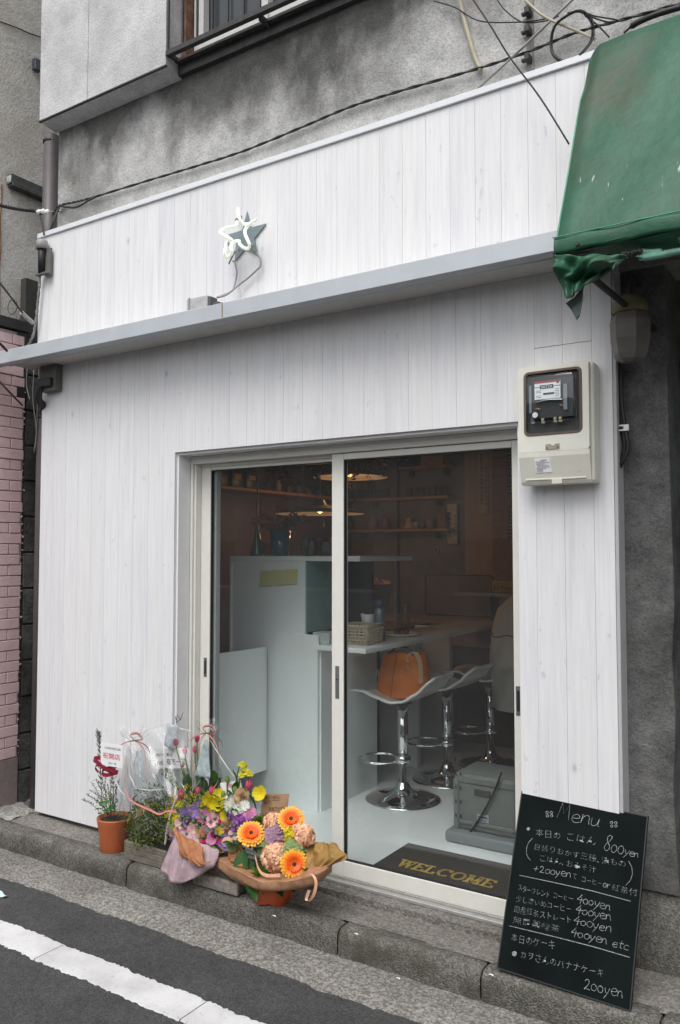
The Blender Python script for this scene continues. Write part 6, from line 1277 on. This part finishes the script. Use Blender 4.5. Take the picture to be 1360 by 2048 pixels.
# 3 --- mixed spring basket
A3 = thing('mixed_flower_basket', 'big mixed basket of pink, lilac and yellow spring flowers in pink wrap', 'flower basket', (1.55, -.17, .004))
obj('basket_log', M().bev(1.52, -.262, .004, 1.80, -.235, .062, .006, 2), simple('bark_grey_wood', (.24, .22, .19), .85, var=.4, scale=40, bumpd=.01), A3); obj('basket_body', M().bev(1.36, -.234, .006, 1.80, -.04, .09, .01, 2), wood, A3)
rr = random.Random(12)
yy = lambda py_: -.10 - .16 * max(0, min(1, (py_ - 1560) / 170))
for kind, pts, s in (('tulip', ((396, 1582), (362, 1590), (424, 1583), (498, 1571)), .026), ('rose', ((484, 1590), (459, 1650), (468, 1645), (404, 1668)), .026), ('pink_rose', ((404, 1668), (455, 1660), (382, 1652)), .022),
    ('yellow_blossom', ((424, 1605), (436, 1592), (418, 1598), (453, 1632), (522, 1588), (437, 1608), (412, 1612)), .030), ('green_bud', ((441, 1608), (455, 1620), (455, 1560)), .020), ('white_daisy', ((466, 1602), (474, 1616), (480, 1622), (462, 1612)), .026),
    ('lavender_blossom', ((372, 1625), (392, 1620), (402, 1628), (378, 1648), (374, 1638), (399, 1614), (450, 1690), (457, 1682)), .028), ('pink_blossom', ((372, 1678), (392, 1682), (408, 1632), (413, 1638), (367, 1672), (425, 1680), (410, 1700), (408, 1710), (432, 1640), (500, 1628), (503, 1640)), .026),
    ('magenta_blossom', ((444, 1645), (430, 1666), (408, 1690), (441, 1684), (405, 1696), (450, 1650)), .018), ('purple_carnation', ((482, 1642), (490, 1652), (476, 1636), (474, 1655)), .027), ('anemone', ((364, 1646), (428, 1642), (470, 1672), (386, 1660)), .026), ('rape_blossom', ((486, 1532), (496, 1549), (485, 1552)), .015), ('rape_blossom', ((480, 1531), (491, 1534), (503, 1551), (488, 1541)), .010),
    ('pink_blossom', ((385, 1690), (420, 1655), (490, 1665), (345, 1665)), .022), ('yellow_blossom', ((352, 1640), (440, 1665)), .018), ('rape_blossom', ((345, 1648), (336, 1630), (356, 1610)), .02), ('white_daisy', ((446, 1600), (490, 1612)), .02), ('hydrangea', ((420, 1700), (465, 1690), (350, 1655)), .026), ('cream_rose', ((440, 1622), (476, 1604)), .024), ('purple_carnation', ((500, 1650), (466, 1630)), .022), ('green_bud', ((470, 1580), (446, 1590)), .02), ('yellow_blossom', ((430, 1620), (344, 1625), (350, 1600)), .02)):
    for px_, py_ in pts:
        y = yy(py_) + rr.uniform(-.015, .015); P = at(px_, py_, y=y); kd = kind = {'cream_rose': 'rose'}.get(kind, kind)
        d = Vector((.1, -.1, 1)) + Vector((rr.uniform(-.15, .15), rr.uniform(-.15, .15), 0)) if kind in ('tulip', 'green_bud', 'rape_blossom') else camdir(P, .3) + Vector([rr.uniform(-.35, .35) for _ in range(3)])
        put(kind, A3, P, s * 1.42 * rr.uniform(.9, 1.1), d.normalized(), name=kind)
g = M()
for px_, py_ in ((498, 1571), (486, 1532), (478, 1532), (484, 1590), (396, 1582), (362, 1590), (424, 1583), (455, 1560), (500, 1548)):
    P = at(px_, py_, y=yy(py_)); g.tube(smooth_path([P, P.lerp(Vector((1.58, -.12, .12)), .5) + Vector((.01, 0, .02)), Vector((1.58, -.12, .1))], 5), .0035, 6)
obj('stems', g, PET['stem_green'], A3)
g = M(); g2 = M(); g3 = M()
for k in range(150):
    P = blob(335, 500, 1590, 1720, -.19, -.04); leaf_mesh(g, P, (rr.uniform(-1, 1), rr.uniform(-1, .2), rr.uniform(-.3, .9)), rr.uniform(.03, .07), rr.uniform(.014, .03), .3)
for k in range(110):
    P = blob(345, 480, 1620, 1725, -.25, -.14); P2 = M(); P2.lathe([(1, 0), (.5, .08)], (0, 0, 0), 8); g2.join(P2, frame_to(P, (camdir(P) + Vector([rr.uniform(-.5, .5) for _ in range(3)])).normalized(), rr.uniform(.008, .013)))
for k in range(420):
    P = blob(330, 410, 1570, 1680, -.22, -.06); g3.lathe([(.002, 0), (.0045, .003), (.002, .007)], P, 5)
for px_, py_ in ((470, 1608), (476, 1570), (492, 1600), (500, 1590), (430, 1570), (512, 1620), (470, 1590)):
    P = at(px_, py_, y=-.11); leaf_mesh(g, P, (rr.uniform(-.6, .6), -.2, 1), .10, .04, .2)
obj('leaves', g, PET['leaf_green'], A3); obj('eucalyptus', g2, PET['grey_leaf'], A3)['kind'] = 'stuff'; obj('goldenrod', g3, PET['solidago'], A3)['kind'] = 'stuff'
pinkwrap = petal('pale_pink_tissue', (.66, .50, .54), (.74, .58, .62), .45); orw = petal('orange_tissue', (.58, .24, .10), (.66, .32, .16), .4); kraft = petal('tan_kraft_paper', (.46, .24, .13), (.52, .29, .17), .15); mustard = petal('mustard_tissue', (.52, .31, .09), (.60, .38, .14), .4)
def sheet(nm, parent, rows_, mt, nu=26, nv=18, wob=.008, seed=0, th=.001):
    rs_ = [smooth_path([at(a_, b_, y=c_) for a_, b_, c_ in r], 5) for r in rows_]
    if len({len(r) for r in rs_}) == 1: rs_ = [list(q) for q in zip(*[smooth_path([r[i] for r in rs_], 5) for i in range(len(rs_[0]))])]
    f = loft(rs_); rr_ = random.Random(seed); p1, p2, p3 = rr_.uniform(0, 6), rr_.uniform(0, 6), rr_.uniform(0, 6)
    o = obj(nm, M().grid(lambda u, v: f(u, v) + Vector((.3 * wob * math.sin(v * 13 + p2), wob * (1.3 * math.asin(math.sin(u * 17 + v * 4 + p1)) / 1.57 + .8 * math.asin(math.sin(u * 31 - v * 9 + p2)) / 1.57), .5 * wob * math.sin(u * 23 + p3))), nu, nv), mt, parent); solid(o, th); return o
sheet('pink_wrap', A3, [[(350, 1660, -.20), (380, 1665, -.24), (410, 1690, -.26), (440, 1700, -.27)], [(340, 1690, -.26), (370, 1700, -.30), (400, 1720, -.31), (430, 1730, -.30)], [(322, 1740, -.30), (345, 1765, -.33), (375, 1763, -.33), (422, 1738, -.30)]], pinkwrap, wob=.005, seed=1)
sheet('orange_wrap', A3, [[(346, 1655, -.25), (370, 1672, -.29), (400, 1688, -.31), (405, 1700, -.31)], [(355, 1690, -.31), (372, 1705, -.335), (390, 1718, -.35), (410, 1724, -.345)], [(360, 1712, -.32), (375, 1718, -.34), (398, 1733, -.355), (424, 1722, -.34)]], orw, wob=.004, seed=2)
t, a, b, c, d = card('small white card with red Japanese lettering above the mixed flower basket', (440, 1566), (481, 1560), (444, 1590), -.10, MT['paint']); U1 = b - a; V1 = a - c
g = M(); W1(g, '祝開店', .26, .74, .5, .022); obj('red_lettering', g, simple('red_print_small', (.5, .03, .05), .6), t); g = M(); W1(g, 'from friends', .24, .8, .2, .010); obj('faint_handwriting', g, simple('faint_pink_ink', (.5, .35, .45), .7), t)

# 5 --- tulips in film behind
A5 = thing('wrapped_tulips', 'pink tulips with broad leaves tied in clear film behind the mixed basket', 'tulips', (1.38, -.04, .004))
obj('tulip_pot', M().lathe([(.05, 0), (.065, .12), (.06, .12)], (1.40, -.085, .004), 20), MT['groove'], A5)
for px_, py_ in ((352, 1486), (370, 1502), (394, 1478), (366, 1530), (390, 1500), (412, 1518)):
    P = at(px_, py_, y=-.07); o = put('tulip', A5, P, .030 if py_ < 1515 else .018, Vector((rr.uniform(-.15, .15), -.1, 1)).normalized(), name='tulip'); obj('stem', M().tube(smooth_path([P + Vector((0, 0, -.02)), P.lerp(Vector((1.40, -.085, .15)), .5), Vector((1.40, -.085, .12))], 5), .004, 6), PET['stem_green'], A5)
g = M()
for px_, py_, dx, L in ((360, 1590, -.35, .16), (350, 1575, -.8, .13), (375, 1590, .2, .17), (390, 1600, .5, .16), (405, 1600, .3, .18), (420, 1590, .6, .16), (345, 1560, -.5, .10), (430, 1580, .5, .12), (372, 1570, -.1, .10), (400, 1570, .2, .13)):
    leaf_mesh(g, at(px_, py_, y=-.08), (dx, -.25, 1), L, .05, .25)
obj('broad_leaves', g, petal('tulip_leaf', (.10, .19, .08), None, .25), A5)
T5 = at(413, 1466, y=-.07); film(A5, 1.43, -.10, .10, T5, .05, .045, 4, .13, .075)
bow(A5, 413, 1466, -.09, 1, pinkst, brownst)
ribbon(A5, [(413, 1466, -.09), (400, 1480, -.12), (388, 1520, -.15), (392, 1550, -.16)], .008, pinkst); ribbon(A5, [(415, 1466, -.09), (432, 1490, -.12), (440, 1530, -.14), (436, 1560, -.15), (428, 1575, -.15)], .008, pinkst)
for l in (((415, 1500, -.12), (390, 1530, -.14), (362, 1562, -.15)), ((402, 1560, -.14), (390, 1575, -.15), (381, 1589, -.15)), ((362, 1566, -.15), (372, 1582, -.16)), ((420, 1480, -.11), (445, 1520, -.12), (470, 1556, -.12)), ((412, 1456, -.08), (432, 1443, -.08)), ((425, 1462, -.08), (418, 1450, -.08))): crease_glint(A5, l, .006)
bluew = petal('pale_blue_tissue', (.50, .62, .64), (.68, .76, .76), .4); sheet('blue_tissue', A5, [[(409, 1480, -.12), (414, 1480, -.12)], [(402, 1510, -.13), (418, 1515, -.13)], [(390, 1552, -.14), (420, 1558, -.14)]], bluew, 8, 12, .004, 3)
sheet('film_flap', A5, [[(430, 1490, -.10), (440, 1500, -.10)], [(445, 1520, -.10), (462, 1530, -.10)], [(430, 1562, -.11), (470, 1550, -.10)]], MT['cello'], 8, 12, .004, 4)
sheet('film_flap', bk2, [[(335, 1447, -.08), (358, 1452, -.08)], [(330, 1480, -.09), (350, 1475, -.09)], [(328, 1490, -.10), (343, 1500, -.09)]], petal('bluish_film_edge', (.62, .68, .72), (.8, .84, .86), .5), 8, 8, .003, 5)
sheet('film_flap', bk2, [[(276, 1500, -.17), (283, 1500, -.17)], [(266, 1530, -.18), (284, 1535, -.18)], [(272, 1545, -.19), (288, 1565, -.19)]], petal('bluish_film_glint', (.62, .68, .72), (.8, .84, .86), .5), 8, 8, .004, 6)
sheet('film_wall', bk2, [[(236, 1460, -.10), (270, 1470, -.10), (330, 1447, -.06), (400, 1462, -.05)], [(250, 1520, -.16), (280, 1530, -.17), (330, 1520, -.14), (370, 1510, -.12)], [(245, 1600, -.22), (270, 1610, -.24), (320, 1600, -.24), (360, 1590, -.2)]], MT['cello'], 40, 30, .008, 7)
g = M()
for l in (((352, 1446), (354, 1430), (362, 1440)), ((354, 1445), (362, 1436), (366, 1425)), ((352, 1440), (350, 1432))): g.tube([at(a_, b_, y=-.04) for a_, b_ in l], .0018, 5)
tag(obj('bare_twig', g, MT['pipe']), 'bare twig tips poking above the clear film beside the door jamb', 'twig')

# 4 --- gerbera arrangement
A4 = thing('gerbera_arrangement', 'orange gerberas and peach carnations in tan kraft wrap, rightmost of the gifts', 'flower arrangement', (1.95, -.18, .004))
g = M(); redp = simple('burnt_orange_wrap', (.42, .07, .015), .5, var=.2, scale=14, bumpd=.004)
bc_ = Vector((1.945, -.195, .004))
def basef(u, v): a = 2 * math.pi * u; r = .078 + .045 * v + .003 * math.sin(a * 7 + v * 3) + .002 * math.sin(a * 13); return bc_ + Vector((r * 1.15 * math.cos(a), r * .9 * math.sin(a), .10 * v + .006 * math.sin(a * 4) * (1 - v)))
obj('base_wrap', M().grid(basef, 60, 8, closed=True), redp, A4)
y4 = lambda py_: -.14 - .15 * max(0, min(1, (py_ - 1620) / 140))
gerb(A4, 502, 1667, y4(1667) - .055, .060, camdir(at(502, 1667, y=-.2), .8)); gerb(A4, 582, 1638, y4(1638), .058, camdir(at(582, 1638, y=-.2), .6)); gerb(A4, 588, 1728, y4(1728) - .02, .058, camdir(at(588, 1728, y=-.2), .0) + Vector((.2, 0, 0)))
for kind, px_, py_, s in (('carnation', 546, 1645, .040), ('carnation', 552, 1714, .058), ('carnation', 610, 1672, .042), ('green_dianthus', 517, 1644, .032), ('green_dianthus', 568, 1652, .030), ('green_dianthus', 519, 1752, .040), ('yellow_ranunculus', 584, 1670, .036), ('hydrangea_mauve', 556, 1672, .058), ('hydrangea', 592, 1698, .055), ('hydrangea', 532, 1696, .040), ('carnation', 598, 1662, .03)):
    P = at(px_, py_, y=y4(py_)); put(kind, A4, P, s * 1.2, camdir(P, .4), name='hydrangea' if 'hydr' in kind else kind)
g = M()
for px_, py_, dx, dz, L, W_ in ((488, 1700, .1, -.6, .12, .07), (495, 1735, .5, -.3, .16, .07), (500, 1720, .2, -.9, .12, .06), (540, 1760, .8, -.1, .12, .05), (480, 1690, -.5, .2, .09, .05), (530, 1740, .2, -.5, .09, .06), (605, 1735, .8, .2, .06, .04), (516, 1700, .2, .3, .08, .05), (570, 1760, .6, 0, .1, .05)): leaf_mesh(g, at(px_, py_, y=-.24), (dx, -.35, dz), L, W_, .2)
obj('broad_leaves', g, petal('glossy_dark_leaf', (.03, .10, .02), None, .15), A4)
g = M()
for k in range(70): P = blob(480, 620, 1640, 1760, -.2, -.1); leaf_mesh(g, P, (rr.uniform(-1, 1), rr.uniform(-1, .2), rr.uniform(-.3, .8)), .05, .025, .3)
obj('filler_leaves', g, PET['leaf_green'], A4)
sheet('kraft_wrap', A4, [[(432, 1716, -.27), (470, 1738, -.31), (520, 1762, -.34), (580, 1762, -.34), (640, 1745, -.30), (665, 1728, -.22)], [(428, 1728, -.26), (465, 1755, -.30), (520, 1778, -.33), (585, 1778, -.33), (640, 1762, -.28), (662, 1742, -.2)], [(442, 1742, -.24), (477, 1766, -.27), (525, 1781, -.29), (580, 1781, -.29), (630, 1768, -.26), (655, 1750, -.2)]], kraft, 50, 12, .0022, 8)
sheet('kraft_inner', A4, [[(432, 1716, -.27), (470, 1738, -.31), (520, 1762, -.34), (580, 1762, -.34), (640, 1745, -.30), (665, 1728, -.22)], [(470, 1712, -.20), (490, 1730, -.22), (530, 1745, -.24), (580, 1745, -.24), (620, 1730, -.22), (640, 1710, -.18)]], kraft, 40, 8, .003, 18)
sheet('mustard_wrap', A4, [[(610, 1730, -.24), (640, 1742, -.25), (660, 1730, -.24)], [(615, 1705, -.20), (650, 1712, -.24), (694, 1712, -.22)], [(618, 1688, -.17), (645, 1684, -.18), (668, 1690, -.16)]], mustard, 26, 20, .010, 9)
sheet('mustard_wrap', A4, [[(445, 1700, -.22), (465, 1722, -.26), (485, 1742, -.28)], [(450, 1695, -.20), (475, 1712, -.24), (496, 1735, -.26)], [(447, 1702, -.18), (470, 1688, -.20), (482, 1690, -.20)]], orw, 20, 16, .010, 10)
peach = simple('peach_satin', (.68, .38, .24), .4, var=.08)
ribbon(A4, [(446, 1700, -.26), (442, 1688, -.27), (450, 1678, -.27), (462, 1680, -.26), (465, 1690, -.25)], .016, peach)
ribbon(A4, [(510, 1712, -.28), (516, 1735, -.31), (530, 1750, -.32), (560, 1750, -.33)], .014, peach)
ribbon(A4, [(600, 1746, -.32), (622, 1748, -.34), (632, 1765, -.35), (628, 1790, -.35), (618, 1802, -.34), (612, 1798, -.33), (618, 1780, -.33)], .014, peach, wd=(1, .2, 0))
t, a, b, c, d = card('brown kraft card with handwritten greeting above the gerberas', (525, 1588), (578, 1588), (519, 1640), -.10, simple('brown_kraft_card', (.38, .24, .14), .8)); U1 = b - a; V1 = a - c
g = M(); W1(g, 'CAFE☆STARさん', .06, .70, .82, .020); W1(g, 'オープン', .12, .42, .58, .024); W1(g, 'おめでとお!', .32, .92, .36, .024); W1(g, 'みな', .08, .3, .12, .024); W1(g, 'より', .5, .72, .1, .022); q0 = c + U1 * .04 + V1 * .77 + Vector((0, -.001, 0)); g.tube([q0, q0 + U1 * .66], .0007, 4); obj('handwriting', g, MT['groove'], t)

# ================================================================== STREET BEHIND THE CAMERA (seen mirrored in the door glass)
op = thing('opposite_building', 'plain grey building across the street, seen only as a reflection in the door', 'building', (2, -8.5, 0))
opm = simple('opposite_wall', (.34, .33, .32), .85, var=.12, scale=2); obj('wall', M().box(-12, -12, -.1, 14, -8, 3.4), opm, op)
for k, (px_, r_) in enumerate(((586, .13), (514, .07), (657, .06))):
    X_ = at(px_, 1100, y=6.9).x; pl = thing('utility_pole', ('thick concrete utility pole across the street, mirrored in the left door pane', 'thin steel pole across the street, left of the thick utility pole', 'thin steel pole across the street, right of the thick utility pole')[k], 'pole', (X_, -6.66, RZ)); obj('pole_shaft', M().lathe([(r_, 0), (r_ * .85, 7)], (X_, -6.66, RZ), 16), simple('pale_pole', (.5, .5, .49), .7), pl)
    obj('pole_band', M().lathe([(r_ * 1.04, 0), (r_ * 1.04, .25)], (X_, -6.66, 1.3), 16), simple('pole_band', (.5, .4, .1), .6), pl)
ow = None
for r_ in range(1):
    for k in range(8):
        P = Vector((-10 + 3 * k, -7.97, 1.0 + 1.5 * r_)); w_ = obj('window', M().box(P.x, -8.02, P.z, P.x + 1.5, P.y, P.z + .8), mw, op); obj('frame', M().box(P.x - .05, -8.01, P.z - .06, P.x + 1.55, -7.95, P.z - .005), MT['paint'], w_)
